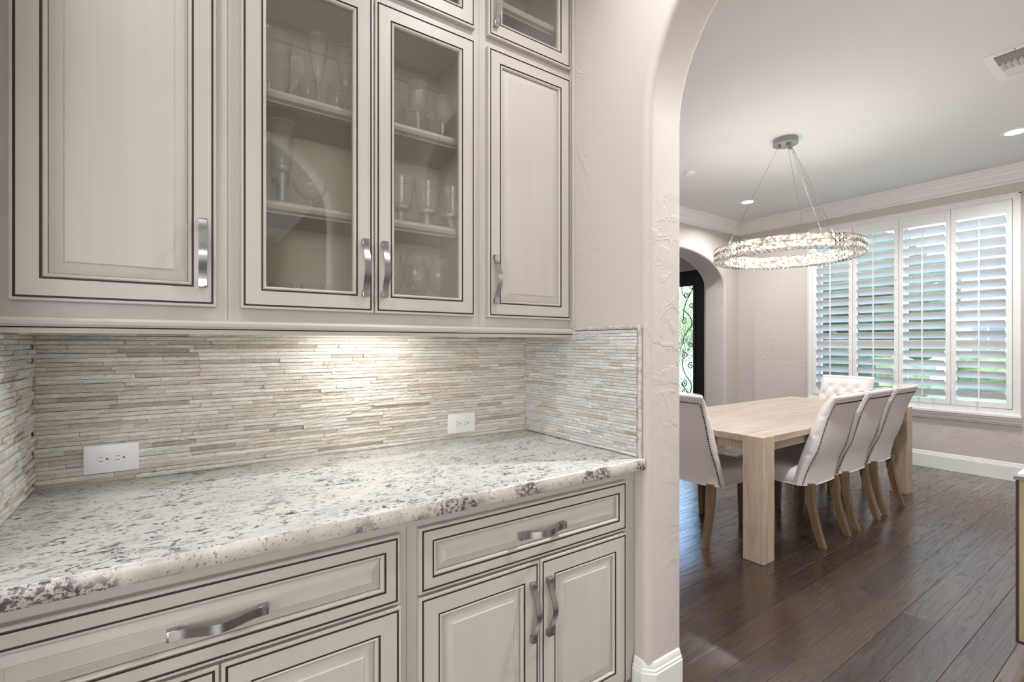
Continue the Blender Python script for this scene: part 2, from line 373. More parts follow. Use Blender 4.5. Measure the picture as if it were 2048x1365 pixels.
XA0, XA1, YJ = 1.395, 1.590, 1.150        # arch wall between hall and dining room
arch_wall('wall_right', -1.2, 1.90, -0.10, YJ, 2.15, 0.60, XA0, XA1, lambda s, z, t: (t, s, z))
arch_wall('wall_foyer', XA1, XW, 4.31, 6.31, 2.10, 0.465, YF, YF+0.32, lambda s, z, t: (s, t, z))
arch_wall('wall_behind_camera', -3.0, XA0, -1.15, 0.98, 2.33, 0.67, -0.95, -0.75, lambda s, z, t: (s, t, z))
struct(MB().box((-0.36, 1.90, 0), (XA1, 2.05, CEIL)).build('wall_back', 'wall'))
struct(MB().box((-0.50, 1.10, 0), (-0.348, 2.05, CEIL)).build('wall_left', 'wall'))
struct(MB().box((-3.0, 1.10, 0), (-0.50, 1.25, CEIL)).build('wall_hall', 'wall'))
struct(MB().box((-3.1, -6.0, 0), (-3.0, 1.25, CEIL)).build('wall_hall_end', 'wall'))
struct(MB().box((XA1-0.05, 2.05, 0), (XA1, YF, CEIL)).build('wall_dining_left', 'wall'))
struct(MB().box((XA1, -0.30, 0), (XW, -0.15, CEIL)).build('wall_dining_near', 'wall'))
struct(MB().box((XA1-0.05, YF, 0), (XA1, 6.2, CEIL)).box((XA1-0.05, 6.2, 0), (XW+0.15, 6.35, CEIL)).build('wall_foyer_back', 'wall'))
struct(MB().box((-3.1, -6.1, 0), (1.5, -6.0, CEIL)).box((XA0, -6.0, 0), (1.5, -1.2, CEIL)).build('wall_kitchen', 'kitchen_wall'))
struct(MB().box((-3.1, -6.0, CEIL), (XW+0.15, 6.35, CEIL+0.12)).build('ceiling', 'ceiling'))
# window wall with the shuttered window and the front door
WY0, WY1, WZ0, WZ1 = 1.085, 2.875, 0.69, 2.735
DY0, DY1, DZ1 = 4.43, 5.62, 2.49
mb = MB(); X0, X1 = XW, XW+0.15
mb.box((X0, -0.30, 0), (X1, WY0, CEIL)).box((X0, WY0, 0), (X1, WY1, WZ0)).box((X0, WY0, WZ1), (X1, WY1, CEIL)).box((X0, WY1, 0), (X1, DY0, CEIL))
mb.box((X0, DY0, DZ1), (X1, DY1, CEIL)).box((X0, DY1, 0), (X1, 6.35, CEIL))
struct(mb.build('wall_window', 'wall'))
# floor: sub-floor with the planks of the dining room as its pieces
floor = struct(MB().box((-3.1, -6.0, -0.12), (XW+0.15, 6.35, -0.012)).box((-3.1, -6.0, -0.012), (XA0+0.02, 6.35, -0.0005)).build('floor', 'floor'))
PW = 0.127
def plank(x0, x1, y0, y1):
    e = 0.0012; g = 0.0002; zt = -0.001+rnd.uniform(-0.0006, 0.0006); mb = MB()
    lo = [(x0+g, y0+g), (x1-g, y0+g), (x1-g, y1-g), (x0+g, y1-g)]; hi = [(x0+g+e, y0+g+e), (x1-g-e, y0+g+e), (x1-g-e, y1-g-e), (x0+g+e, y1-g-e)]
    mb.rings([[(x, y, -0.012) for x, y in lo], [(x, y, zt-e*0.8) for x, y in lo], [(x, y, zt) for x, y in hi]], 0, True, False, True)
    return mb.build('plank', 'floor', floor)
y = -0.15
while y < 6.19:
    x = XA0+0.02; yy = min(y+PW, 6.2)
    while x < XW-0.01:
        L = rnd.uniform(0.7, 1.9) if y < YF else rnd.uniform(1.3, 2.4); x2 = x+L
        if x2 > XW-0.45: x2 = XW
        plank(x, x2, y, yy); x = x2
    y += PW
# baseboards
BB = [(0, 0), (0.016, 0), (0.016, 0.135), (0.013, 0.139), (0.013, 0.146), (0.009, 0.152), (0.009, 0.160), (0.004, 0.172), (0, 0.175)]
def baseboard(name, path): return struct(sweep(MB(), path, BB).build(name, 'trim', None, 30))
baseboard('baseboard_window', [(XW, -0.15), (XW, 3.87)])
baseboard('baseboard_foyer', [(XW-0.016, YF), (6.31, YF)])
baseboard('baseboard_jamb', [(XA1, YF), (XA1, 1.178), (1.562, YJ), (1.423, YJ), (XA0, 1.178), (XA0, 1.215)][::-1][::-1])
baseboard('baseboard_near', [(XA1, -0.15), (XW-0.016, -0.15)])
# crown moulding
CR = [(0, CEIL), (0, 2.886), (0.012, 2.886), (0.014, 2.904), (0.030, 2.912), (0.040, 2.935), (0.058, 2.965), (0.066, 2.972), (0.072, 2.990), (0.094, 3.008), (0.100, 3.022), (0.112, 3.026), (0.120, 3.036), (0.120, CEIL)]
struct(sweep(MB(), [(XA1, -0.15), (XW, -0.15), (XW, YF), (XA1, YF), (XA1, -0.149)], CR).build('trim_1', 'trim', None, 25))
# window casing with stool and apron moulding
mb = MB(); cw = 0.055
mb.box((XW-0.022, WY0-cw, 0.635), (XW, WY0, 2.785)).box((XW-0.022, WY1, 0.635), (XW, WY1+cw, 2.785)).box((XW-0.022, WY0, WZ1), (XW, WY1, 2.785)).box((XW-0.022, WY0, 0.635), (XW, WY1, WZ0))
mb.box((XW-0.030, WY0-cw, 2.774), (XW, WY1+cw, 2.790)).box((XW-0.030, WY1+cw-0.012, 0.635), (XW-0.022, WY1+cw, 2.785)).box((XW-0.030, WY0-cw, 0.635), (XW-0.022, WY0-cw+0.012, 2.785))
struct(mb.build('trim_2', 'trim'))
prof = [(0, 0.535), (0.014, 0.535), (0.018, 0.548), (0.030, 0.556), (0.034, 0.575), (0.046, 0.588), (0.050, 0.606), (0.062, 0.614), (0.062, 0.635), (0, 0.635)]
struct(sweep(MB(), [(XW, WY0-cw-0.01), (XW, WY1+cw+0.01)], prof).build('trim_3', 'trim', None, 25))
# double-hung sashes behind the shutters
win = struct(MB().box((XW+0.10, WY0, WZ0), (XW+0.14, WY1, WZ0+0.05)).box((XW+0.10, WY0, WZ1-0.05), (XW+0.14, WY1, WZ1)).box((XW+0.10, WY0, WZ0), (XW+0.14, WY0+0.05, WZ1)).box((XW+0.10, WY1-0.05, WZ0), (XW+0.14, WY1, WZ1)).box((XW+0.10, 1.94, WZ0), (XW+0.14, 2.03, WZ1)).build('window_1', 'trim'))
MB().box((XW+0.105, WY0, 1.29), (XW+0.135, 1.94, 1.335)).build('meeting_rail', 'trim', win)
MB().box((XW+0.105, 2.03, 1.29), (XW+0.135, WY1, 1.335)).build('meeting_rail', 'trim', win)
for a, b in ((WY0+0.05, 1.94), (2.03, WY1-0.05)):
    for z0, z1 in ((WZ0+0.05, 1.29), (1.335, WZ1-0.05)):
        MB().box((XW+0.118, a, z0), (XW+0.121, b, z1)).build('pane', 'window_glass', win)

# made-up window frames dressing the kitchen and hall fill lights
mb = MB(); xa, xb, za, zb = -2.92, 0.42, 0.53, 2.77
mb.box((xa-.06, -5.95, za-.06), (xb+.06, -5.86, za)).box((xa-.06, -5.95, zb), (xb+.06, -5.86, zb+.06)).box((xa-.06, -5.95, za), (xa, -5.86, zb)).box((xb, -5.95, za), (xb+.06, -5.86, zb))
w2 = struct(mb.build('fill_frame_kitchen', 'trim'))
for q in range(1, 6): MB().box((xa+(xb-xa)*q/6-.022, -5.90, za), (xa+(xb-xa)*q/6+.022, -5.87, zb)).build('mullion', 'trim', w2)
MB().box((xa, -5.90, 1.63), (xb, -5.87, 1.67)).build('meeting_rail', 'trim', w2)
mb = MB(); ya, yb, za, zb = -0.66, 0.96, 0.79, 2.71
mb.box((-3.0, ya-.06, za-.06), (-2.93, yb+.06, za)).box((-3.0, ya-.06, zb), (-2.93, yb+.06, zb+.06)).box((-3.0, ya-.06, za), (-2.93, ya, zb)).box((-3.0, yb, za), (-2.93, yb+.06, zb))
w3 = struct(mb.build('fill_frame_hall', 'trim'))
MB().box((-2.95, ya, 1.73), (-2.93, yb, 1.77)).build('meeting_rail', 'trim', w3)

# ------------------------------------------------------------------ plantation shutters
def louvre_mesh(y0, y1):
    mb = MB(); hw, th = 0.056, 0.0065; pr = []
    for i in range(16):
        a = 2*PI*i/16; pr.append((hw*math.copysign(abs(math.cos(a))**0.9, math.cos(a)), th*math.sin(a)))
    return mb.rings([[(x, y, z) for x, z in pr] for y in (y0, y1)], 0, True, True, True)
edges = [1.087, 1.540, 1.983, 2.430, 2.873]
where = ['rightmost shutter panel, nearest the open end of the room', 'second shutter panel from the right', 'second shutter panel from the left, half behind the ring chandelier', 'leftmost shutter panel, next to the beige corner']
LZ0, LZ1, NL = 0.762, 2.600, 18
for i in range(4):
    a, b = edges[i]+0.0015, edges[i+1]-0.0015; yc = (a+b)/2; st = 0.042
    t = thing('plantation_shutter', 'white louvred plantation shutter, '+where[i], 'shutter', (XW-0.015, yc, 0.695), 'plantation shutters of the dining window')
    xa, xb = XW-0.026, XW+0.008
    MB().box((xa, a, 0.695), (xb, a+st, 2.733), 0, 0.002).build('stile', 'shutter', t)
    MB().box((xa, b-st, 0.695), (xb, b, 2.733), 0, 0.002).build('stile', 'shutter', t)
    MB().box((xa, a+st, LZ1+0.012), (xb, b-st, 2.733), 0, 0.002).build('top_rail', 'shutter', t)
    MB().box((xa, a+st, 0.695), (xb, b-st, LZ0-0.012), 0, 0.002).build('bottom_rail', 'shutter', t)
    lm = None
    pitch = (LZ1-LZ0)/NL
    for j in range(NL):
        if lm is None:
            o = louvre_mesh(-(b-a)/2+st+0.003, (b-a)/2-st-0.003).build('louvre', 'shutter', t, 60); lm = o.data
        else: o = link(bpy.data.objects.new('louvre', lm), t)
        o.location = (XW-0.009, yc, LZ0+pitch*(j+0.5)); o.rotation_euler = (0, math.radians(41 if j != 5 else 60), 0)
    MB().box((XW-0.085, yc-0.006, LZ0+0.02), (XW-0.074, yc+0.006, LZ1-0.01), 0, 0.002).build('tilt_rod', 'shutter', t)
    for z in (0.95, 1.72, 2.5): MB().box((XW-0.030, a if i in (0, 2) else b-0.007, z-0.03), (XW-0.0255, a+0.007 if i in (0, 2) else b, z+0.03)).build('hinge', 'shutter', t)

# ------------------------------------------------------------------ front door in the foyer
door = struct(MB().box((XW+0.03, DY0+0.005, 0.0), (XW+0.10, DY0+0.05, DZ1)).box((XW+0.03, DY1-0.05, 0), (XW+0.10, DY1-0.005, DZ1)).box((XW+0.03, DY0+0.05, DZ1-0.06), (XW+0.10, DY1-0.05, DZ1)).build('door_1', 'iron'))
gy0, gy1, gz0, gz1 = 4.655, 5.40, 0.47, 2.255
MB().box((XW+0.04, DY0+0.052, 0.01), (XW+0.09, gy0, DZ1-0.062)).box((XW+0.04, gy1, 0.01), (XW+0.09, DY1-0.052, DZ1-0.062)).box((XW+0.04, gy0, 0.01), (XW+0.09, gy1, gz0)).box((XW+0.04, gy0, gz1), (XW+0.09, gy1, DZ1-0.062)).build('door_leaf', 'iron', door)
MB().box((XW+0.028, gy0-0.05, gz0-0.03), (XW+0.045, gy0-0.035, gz1+0.03)).build('glazing_bead', 'iron', door)
MB().box((XW+0.062, gy0, gz0), (XW+0.068, gy1, gz1)).build('pane', 'door_glass', door)
def scroll_pts(cy, cz, r, turns, a0, sgn=1, n=26):
    return [(XW+0.048, cy+sgn*r*(1-0.8*i/n)*math.cos(a0+turns*2*PI*i/n), cz+r*(1-0.8*i/n)*math.sin(a0+turns*2*PI*i/n)) for i in range(n+1)]
def s_curve(y0, z0, y1, z1, bow, n=16):
    return [(XW+0.048, y0+(y1-y0)*k/n+bow*math.sin(PI*k/n), z0+(z1-z0)*k/n) for k in range(n+1)]
sc = [(4.78, 2.12, .055, 1.3, 2.5, 1), (4.68, 2.23, .05, 1.2, 0.5, -1), (4.69, 1.93, .05, 1.3, -1, -1), (4.83, 1.70, .055, 1.3, 1.5, 1), (4.70, 1.32, .05, 1.3, 2, -1),
      (4.80, 1.15, .06, 1.4, -1.5, 1), (4.70, 0.98, .055, 1.3, 1, -1), (4.83, 0.69, .06, 1.4, 1.6, 1), (4.80, 0.55, .055, 1.3, -0.5, 1)]
for (cy, cz, r, tu, a0, sg) in sc: MB().tube(scroll_pts(cy, cz, r, tu, a0, sg), 0.0075, 6).build('scroll', 'iron', door, 60)
for q in ((4.66, 2.20, 4.84, 1.72, 0.05), (4.84, 1.88, 4.68, 1.60, -0.06), (4.67, 1.62, 4.84, 1.33, 0.05), (4.84, 1.08, 4.70, 0.72, 0.06), (4.70, 0.72, 4.72, 0.52, -0.02), (4.86, 0.70, 4.68, 0.50, 0.03), (4.86, 2.26, 4.79, 2.06, .03)):
    MB().tube(s_curve(*q), 0.0075, 6).build('scroll', 'iron', door, 60)
for yv in (4.66, 4.9, 5.15): MB().box((XW+0.040, yv-0.006, gz0), (XW+0.052, yv+0.006, gz1)).build('bar', 'iron', door) if yv > 4.9 else None
MB().lathe([(0.018, 0), (0.024, 0.012), (0.02, 0.03)], (XW+0.02, 5.5, 1.0), 12).build('door_knob', 'dark_metal', door, 40)

# ------------------------------------------------------------------ cabinets
def loops(W, H, prof):
    return [[(o, d, o), (W-o, d, o), (W-o, d, H-o), (o, d, H-o)] for o, d in prof]
def door_mesh(W, H, st):
    p = [(0, .020, 0), (0, .003, 0), (.002, .0006, 0), (.0075, 0, 0), (.008, .003, 1), (.0122, .003, 1), (.0127, 0, 1), (st, 0, 0), (st+.0005, .003, 1), (st+.0045, .003, 1), (st+.005, .001, 1),
         (st+.008, -.0006, 0), (st+.011, .0006, 0), (st+.0135, .004, 0), (st+.014, .012, 0), (st+.014, .020, 0), (0, .020, 0)]
    mb = MB(); rs = loops(W, H, [(a, b) for a, b, c in p])
    return mb.rings(rs, [c for a, b, c in p[1:]], True)
def raised_panel(W, H, st, bevel=0.030):
    a = st+.0132
    p = [(a, .018, 0), (a, .0095, 0), (a+.0016, .0095, 1), (a+.002, .0092, 0), (a+bevel-.004, .0030, 0), (a+bevel-.002, .0028, 0), (a+bevel, .0008, 0), (a+bevel+.001, .0004, 0)]
    mb = MB(); rs = loops(W, H, [(x, y) for x, y, c in p])
    mb.rings(rs, [c for x, y, c in p[1:]], True); mb.add(rs[-1], [(0, 1, 2, 3)]); mb.add(rs[0], [(0, 1, 2, 3)]); return mb
def handle_mesh(horizontal, L=0.184):
    mb = MB(); n = 24; rs = []
    for i in range(n+1):
        s = -L/2+0.004+(L-0.008)*i/n; u = abs(s)/(L/2); p = 0.0178+0.022*0.5*(1+math.cos(PI*min(1, u/0.86)))
        w = 0.0096; th = 0.0035
        q = [(-w, -p), (w, -p), (w, -p+th), (-w, -p+th)]
        rs.append([(s, y, a) if horizontal else (a, y, s) for a, y in q])
    mb.rings(rs, 0, True, True, True)
    for sg in (-1, 1):
        a, b = sorted((sg*L/2, sg*(L/2-0.020)))
        for (c, d, wv) in ((0.0, -0.0172, 0.0105),):
            if horizontal: mb.box((a, d, -wv), (b, c, wv), 0, 0.0012)
            else: mb.box((-wv, d, a), (wv, c, b), 0, 0.0012)
    return mb
HM = {True: None, False: None}
def put_handle(parent, x, y, z, horizontal):
    if HM[horizontal] is None:
        o = handle_mesh(horizontal).build('handle', 'nickel', parent, 35); HM[horizontal] = o.data
    else: o = link(bpy.data.objects.new('handle', HM[horizontal]), parent)
    o.matrix_parent_inverse = Matrix.Identity(4); o.location = (Vector((x, y, z))-parent_world(parent)); o['label'] = 'satin nickel arched bar pull'
    return o
def parent_world(p):
    w = Vector(p.location)
    return w
def put_front(cab, kind, x0, x1, z0, z1, yf, st, name='door', glass=False, handle=None):
    """a cabinet front: frame mesh with raised panel or glass pane and handle as its sub-parts"""
    d = door_mesh(x1-x0, z1-z0, st).build(name, ['cream', 'glaze'], None, 20)
    d.location = (x0, yf, z0); d.parent = cab; d.matrix_parent_inverse = Matrix.Translation(-cab.location)
    if glass:
        W, H = x1-x0, z1-z0; a = st+0.006
        c = MB().box((a, .0095, a), (W-a, .0125, H-a)).build('glass_pane', 'pane', None)
    else: c = raised_panel(x1-x0, z1-z0, st, 0.030 if name == 'door' else 0.024).build('raised_panel', ['cream', 'glaze'], None, 12)
    c.parent = d
    if handle:
        hx, hz, hor = handle
        if HM[hor] is None:
            h = handle_mesh(hor).build('handle', 'nickel', None, 35); HM[hor] = h.data
        else: h = bpy.data.objects.new('handle', HM[hor]); COL.objects.link(h)
        h.parent = d; h.location = (hx-x0, 0, hz-z0); h['label'] = 'satin nickel arched bar pull'
    return d
YU = 1.545                      # front of the upper doors
YUF = YU+0.021                  # upper face frame
ZB = 1.395
def frame_rects(mb, x0, x1, z0, z1, holes, y0, y1):
    """face frame: rectangle with rectangular holes (holes share no x-range overlap at same z)"""
    xs = sorted({x0, x1, *[h[0] for h in holes], *[h[1] for h in holes]}); zs = sorted({z0, z1, *[h[2] for h in holes], *[h[3] for h in holes]})
    for i in range(len(xs)-1):
        for j in range(len(zs)-1):
            cx, cz = (xs[i]+xs[i+1])/2, (zs[j]+zs[j+1])/2
            if not any(h[0] < cx < h[1] and h[2] < cz < h[3] for h in holes):
                mb.box((xs[i], y0, zs[j]), (xs[i+1], y1, zs[j+1]))
    return mb
ZT = 3.035
def upper_body(cab, x0, x1, holes, inside):
    mb = MB(); yb = 1.885
    frame_rects(mb, x0, x1, ZB, ZT, holes, YUF, YUF+0.019)
    t = 0.016
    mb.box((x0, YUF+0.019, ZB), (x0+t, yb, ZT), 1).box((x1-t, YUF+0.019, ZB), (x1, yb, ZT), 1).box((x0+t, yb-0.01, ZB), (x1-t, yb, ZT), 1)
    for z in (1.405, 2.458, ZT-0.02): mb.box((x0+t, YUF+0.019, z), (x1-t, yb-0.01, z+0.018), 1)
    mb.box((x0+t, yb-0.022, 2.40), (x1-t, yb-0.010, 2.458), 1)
    return mb
def shelf(cab, x0, x1, z):
    mb = MB(); y0 = 1.600
    pr = [(1.868, z), (1.868, z-0.020), (y0+.006, z-0.020), (y0+.006, z-.034), (y0+.002, z-.036), (y0+.002, z-.031), (y0-.004, z-.030), (y0-.013, z-.026), (y0-.017, z-.016), (y0-.013, z-.005), (y0-.004, z)]
    return mb.prism_x(pr, x0, x1).build('shelf', 'cream', cab, 40)
c1 = thing('upper_cabinet', 'cream glazed wall cabinet with one tall solid door, left of the glass doors', 'cabinet', (-0.11, 1.72, ZB))
upper_body(c1, -0.345, 0.1145, [], False).build('body', ['cream', 'cream_lifted'], c1)
put_front(c1, 0, -0.317, 0.087, 1.430, 2.455, YU, 0.052, 'door', False, (0.054, 1.574, False))
put_front(c1, 0, -0.317, 0.087, 2.495, 2.965, YU, 0.052, 'door', True, (0.054, 2.63, False))
c2 = thing('glass_cabinet', 'cream glazed double wall cabinet with glass doors showing crystal glassware', 'cabinet', (0.52, 1.72, ZB))
upper_body(c2, 0.1155, 0.9315, [(0.165, 0.885, 1.450, 2.435), (0.165, 0.885, 2.515, 2.945)], True).build('body', ['cream', 'cream_lifted'], c2)
for xa, xb, hx in ((0.144, 0.5235, 0.493), (0.5275, 0.905, 0.557)):
    put_front(c2, 0, xa, xb, 1.430, 2.455, YU, 0.052, 'door', True, (hx, 1.574, False))
    put_front(c2, 0, xa, xb, 2.495, 2.965, YU, 0.052, 'door', True, (hx, 2.63, False))
for z in (1.760, 2.093, 2.70): shelf(c2, 0.132, 0.915, z)
for z in (1.51, 2.36): MB().box((0.895, 1.59, z), (0.914, 1.612, z+0.035), 0, 0.002).build('hinge', 'dark_metal', c2)
c3 = thing('upper_cabinet', 'cream glazed narrow wall cabinet with solid door, beside the arched plaster wall', 'cabinet', (1.16, 1.72, ZB))
b3 = upper_body(c3, 0.9325, 1.3935, [(0.995, 1.338, 2.520, 2.945)], True)
b3.box((1.378, 1.540, ZB), (1.3935, YUF, ZT), 0); b3.build('body', ['cream', 'cream_lifted'], c3)
put_front(c3, 0, 0.961, 1.373, 1.430, 2.455, YU, 0.052, 'door', False, (0.991, 1.574, False))
put_front(c3, 0, 0.961, 1.373, 2.495, 2.965, YU, 0.052, 'door', True, (0.991, 2.622, False))
shelf(c3, 0.949, 1.377, 2.685)
# light rail below the wall cabinets
pr = [(1.585, 1.396), (1.552, 1.396), (1.538, 1.393), (1.533, 1.386), (1.534, 1.378), (1.540, 1.3718), (1.552, 1.3710), (1.552, 1.3692), (1.543, 1.3688), (1.544, 1.357), (1.585, 1.357)]
lr = MB().prism_x([(y, z-0.0015) for y, z in pr], -0.347, 1.384)
for i in (5, 6, 7): lr.mi[i] = 1
tag(lr.build('light_rail', ['cream', 'glaze'], None, 30), 'cream moulded light rail running under all the wall cabinets', 'moulding')
# under-cabinet bar lamp
UX0, UX1, UY = 0.40, 0.76, 1.680
t = thing('under_cabinet_light', 'slim bar lamp under the glass-door cabinet', 'light', ((UX0+UX1)/2, UY, 1.376))
MB().box((UX0, UY-0.020, 1.376), (UX1, UY+0.020, 1.3945), 0, 0.003).build('housing', 'nickel', t, 40)
MB().box((UX0+0.01, UY-0.014, 1.3735), (UX1-0.01, UY+0.014, 1.376)).build('lens', 'lens', t)
l = bpy.data.lights.new('bar_glow', 'AREA'); l.shape = 'RECTANGLE'; l.size = 0.33; l.size_y = 0.026; l.energy = PUCK_W; l.color = (1, 0.985, 0.955); l.spread = math.radians(165)
o = bpy.data.objects.new('bar_glow', l); link(o, t); o.location = ((UX0+UX1)/2, UY, 1.371); o.rotation_euler = (math.radians(34), 0, 0)

# base cabinets
YB = 1.200; YBF = YB+0.021
def base_body(x0, x1):
    mb = MB(); mb.box((x0, YBF, 0.09), (x1, 1.895, 0.866)).box((x0, YBF+0.07, 0.002), (x1, 1.895, 0.09)); return mb
b1 = thing('base_cabinet', 'cream glazed base cabinet under the counter, left one beneath the two-socket outlet', 'cabinet', (0.08, 1.5, 0.0))
base_body(-0.345, 0.5015).build('body', 'cream', b1)
put_front(b1, 0, -0.325, 0.477, 0.652, 0.833, YB, 0.038, 'drawer', False, (0.073, 0.7425, True))
put_front(b1, 0, -0.325, 0.072, 0.10, 0.645, YB, 0.056, 'door', False, (0.04, 0.50, False))
put_front(b1, 0, 0.076, 0.480, 0.10, 0.645, YB, 0.056, 'door', False, (0.108, 0.50, False))
b2 = thing('base_cabinet', 'cream glazed base cabinet with drawer and two doors, next to the plaster jamb', 'cabinet', (0.94, 1.5, 0.0))
base_body(0.5025, 1.3935).build('body', 'cream', b2)
put_front(b2, 0, 0.530, 1.336, 0.656, 0.835, YB, 0.038, 'drawer', False, (0.943, 0.744, True))
put_front(b2, 0, 0.530, 0.936, 0.10, 0.648, YB, 0.056, 'door', False, (0.906, 0.497, False))
put_front(b2, 0, 0.940, 1.336, 0.10, 0.648, YB, 0.056, 'door', False, (0.970, 0.497, False))

# granite worktop with a lightly chiselled front edge
mb = MB(); n = 90; rs = []
for i in range(n+1):
    x = -0.346+(1.3925+0.346)*i/n; w = 0.0022*(noise.noise((x*14, 0, 0))+0.5*noise.noise((x*45, 3, 0)))
    rs.append([(x, 1.898, 0.8725), (x, 1.898, 0.914), (x, 1.170, 0.914), (x, 1.165+w*.5, 0.9128), (x, 1.1625+w, 0.909), (x, 1.162+w*1.3, 0.895), (x, 1.1625+w*.8, 0.877), (x, 1.166, 0.8725)])
mb.rings(rs, 0, True, True, True); nv = len(rs[0])
for fi, f in enumerate(mb.f):
    if len(f) == 4 and (f[0] % nv) in (3, 4, 5, 6): mb.mi[fi] = 1
tag(mb.build('worktop', ['granite', 'granite_edge'], None, 50), 'speckled white and grey granite worktop on the base cabinets', 'worktop')

# ------------------------------------------------------------------ ledger-stone backsplash: every strip an object
PAL = [((206, 200, 190), 5), ((214, 209, 202), 4), ((192, 183, 170), 5), ((176, 164, 146), 3), ((152, 138, 118), 1.3), ((188, 186, 181), 3), ((122, 106, 86), 0.35), ((196, 186, 164), 0.5)]
PAL_SIDE_LIT = [((220, 217, 211), 7), ((210, 206, 199), 4), ((196, 190, 180), 2.5), ((178, 168, 152), 1.0), ((156, 144, 126), 0.4), ((202, 203, 201), 3)]  # paler side stones, with their brighter lighting put into the colour
def strip_mesh(mb, L, h, dep, M4, col, cols):
    nx = max(2, min(12, int(L/0.016))); rows = 4; gr = []
    for j in range(rows):
        z = h*j/(rows-1); row = []
        for i in range(nx+1):
            x = L*i/nx; edge = (j in (0, rows-1)); row.append((x, -(dep+rnd.uniform(-1, 1)*(0.0006 if edge else 0.0019)-(0.0006 if edge else -0.0005)), z))
        gr.append(row)
    back = [[(x, 0, z) for x, y, z in gr[0]]] + gr + [[(x, 0, z) for x, y, z in gr[-1]]]
    W = lambda p: tuple(M4@Vector(p)); b0 = len(mb.v)
    mb.rings([[W(p) for p in r] for r in back], 0, False)
    for e, rv in ((0, 1), (-1, -1)):
        pts = [W(r[e]) for r in back]; mb.add(pts, [tuple(range(len(pts)))[::rv]])
    cols += [col]*(len(mb.v)-b0)
def stone_build(mb, cols, name, root):
    o = mb.build(name, 'stone', None); at = o.data.color_attributes.new('stone_colour', 'FLOAT_COLOR', 'POINT')
    at.data.foreach_set('color', [q for c in cols for q in c])
    o.parent = root; o.matrix_parent_inverse = Matrix.Identity(4); return o
def ledger(root, L, z0, z1, nrow, lo, hi, place, rotz, pal):
    hrow = (z1-z0)/nrow; items = []
    colz = [srgb(*c) for c, w in pal]; ws = [w for c, w in pal]
    for r in range(nrow):
        x = -rnd.uniform(0, lo*0.8); z = z0+r*hrow
        while x < L-0.004:
            l = rnd.uniform(lo, hi); a, b = max(x, 0), min(x+l, L)
            if L-b < 0.035: b = L
            x += l
            if b-a < 0.012: continue
            if b == L: x = L
            dep = min(0.0175, max(0.005, rnd.gauss(0.0108, 0.0032))); c = rnd.choices(colz, ws)[0]; j = rnd.uniform(0.93, 1.05)*(1+0.16*noise.noise((place(a, z)[0]*2.2+9, place(a, z)[1]*2.2, z*4.5))); mn = colz[0]; c = [min(0.86, 1.36*(0.70*p+0.30*q)) for p, q in zip(c, mn)]
            items.append((b-a, a, z, dep, (c[0]*j, c[1]*j, c[2]*j, 1)))
    items.sort(key=lambda q: -q[0]); rest = MB(); rc = []
    for i, (l, a, z, dep, c) in enumerate(items):
        T = Matrix.Translation(Vector(place(a, z))-Vector(root.location))@Matrix.Rotation(rotz, 4, 'Z')
        if i < 300:
            mb = MB(); cs = []; strip_mesh(mb, l-0.0008, hrow-0.0011, dep, Matrix.Identity(4), c, cs)
            o = stone_build(mb, cs, 'stone_strip', root); o.matrix_local = T
        else: strip_mesh(rest, l-0.0008, hrow-0.0011, dep, T, c, rc)
    if rc: stone_build(rest, rc, 'short_stone_strips', root)['kind'] = 'stuff'
    return len(items)
SY = 1.892                       # face of the mortar bed behind the stone
bs = MB().box((-0.347, SY, 0.914), (1.3945, 1.8995, 1.397)).build('stone_backsplash', 'mortar_dark')
tag(bs, 'long rough split-face stone strip backsplash along the back wall', 'backsplash')
n1 = ledger(bs, 1.724, 0.917, 1.392, 37, 0.07, 0.27, lambda s, z: (-0.334+s, SY, z), 0, PAL)
MB().box((-0.336, SY-0.011, 0.914), (1.386, SY-0.002, 0.9175)).build('caulk_line', 'grout', bs)
br = MB().box((1.389, 1.180, 0.914), (1.3948, SY, 1.386)).build('stone_backsplash', 'mortar_dark')
tag(br, 'pale stone strip side splash on the arch wall, edged with pencil trim', 'backsplash')
n2 = ledger(br, SY-0.012-1.192, 0.917, 1.383, 37, 0.06, 0.18, lambda s, z: (1.3895, 1.192+(SY-0.012-1.192)-s, z), -PI/2, PAL_SIDE_LIT)
n3 = 0
bl = MB().box((-0.3478, 1.180, 0.914), (-0.343, SY, 1.397)).build('stone_backsplash', 'mortar_dark')
tag(bl, 'pale stone strip side splash on the left return wall', 'backsplash')
n3 = ledger(bl, SY-0.012-1.192, 0.917, 1.392, 37, 0.06, 0.18, lambda s, z: (-0.3435, 1.192+s, z), PI/2, PAL_SIDE_LIT)
def pencil(pts, name):
    return MB().tube(pts, 0.0085, 10)
pencil([(1.3865, 1.184, 0.915), (1.3865, 1.184, 1.3935)], '').build('pencil_trim', 'pencil', br, 60)
pencil([(1.3865, 1.176, 1.392), (1.3865, 1.535, 1.392)], '').build('pencil_trim', 'pencil', br, 60)
for root, x, y in ((bs, -0.3335, SY-0.0095), (br, 1.3795, SY-0.0105)):
    cp = MB(); cp.tube([(x+0.0012*math.sin(i*1.7), y+0.0012*math.cos(i*2.3), 0.915+i*0.02) for i in range(24)], [0.0042+0.0014*math.sin(i*3.1) for i in range(24)], 7)
    cp.build('corner_caulk', 'grout', root, 60)

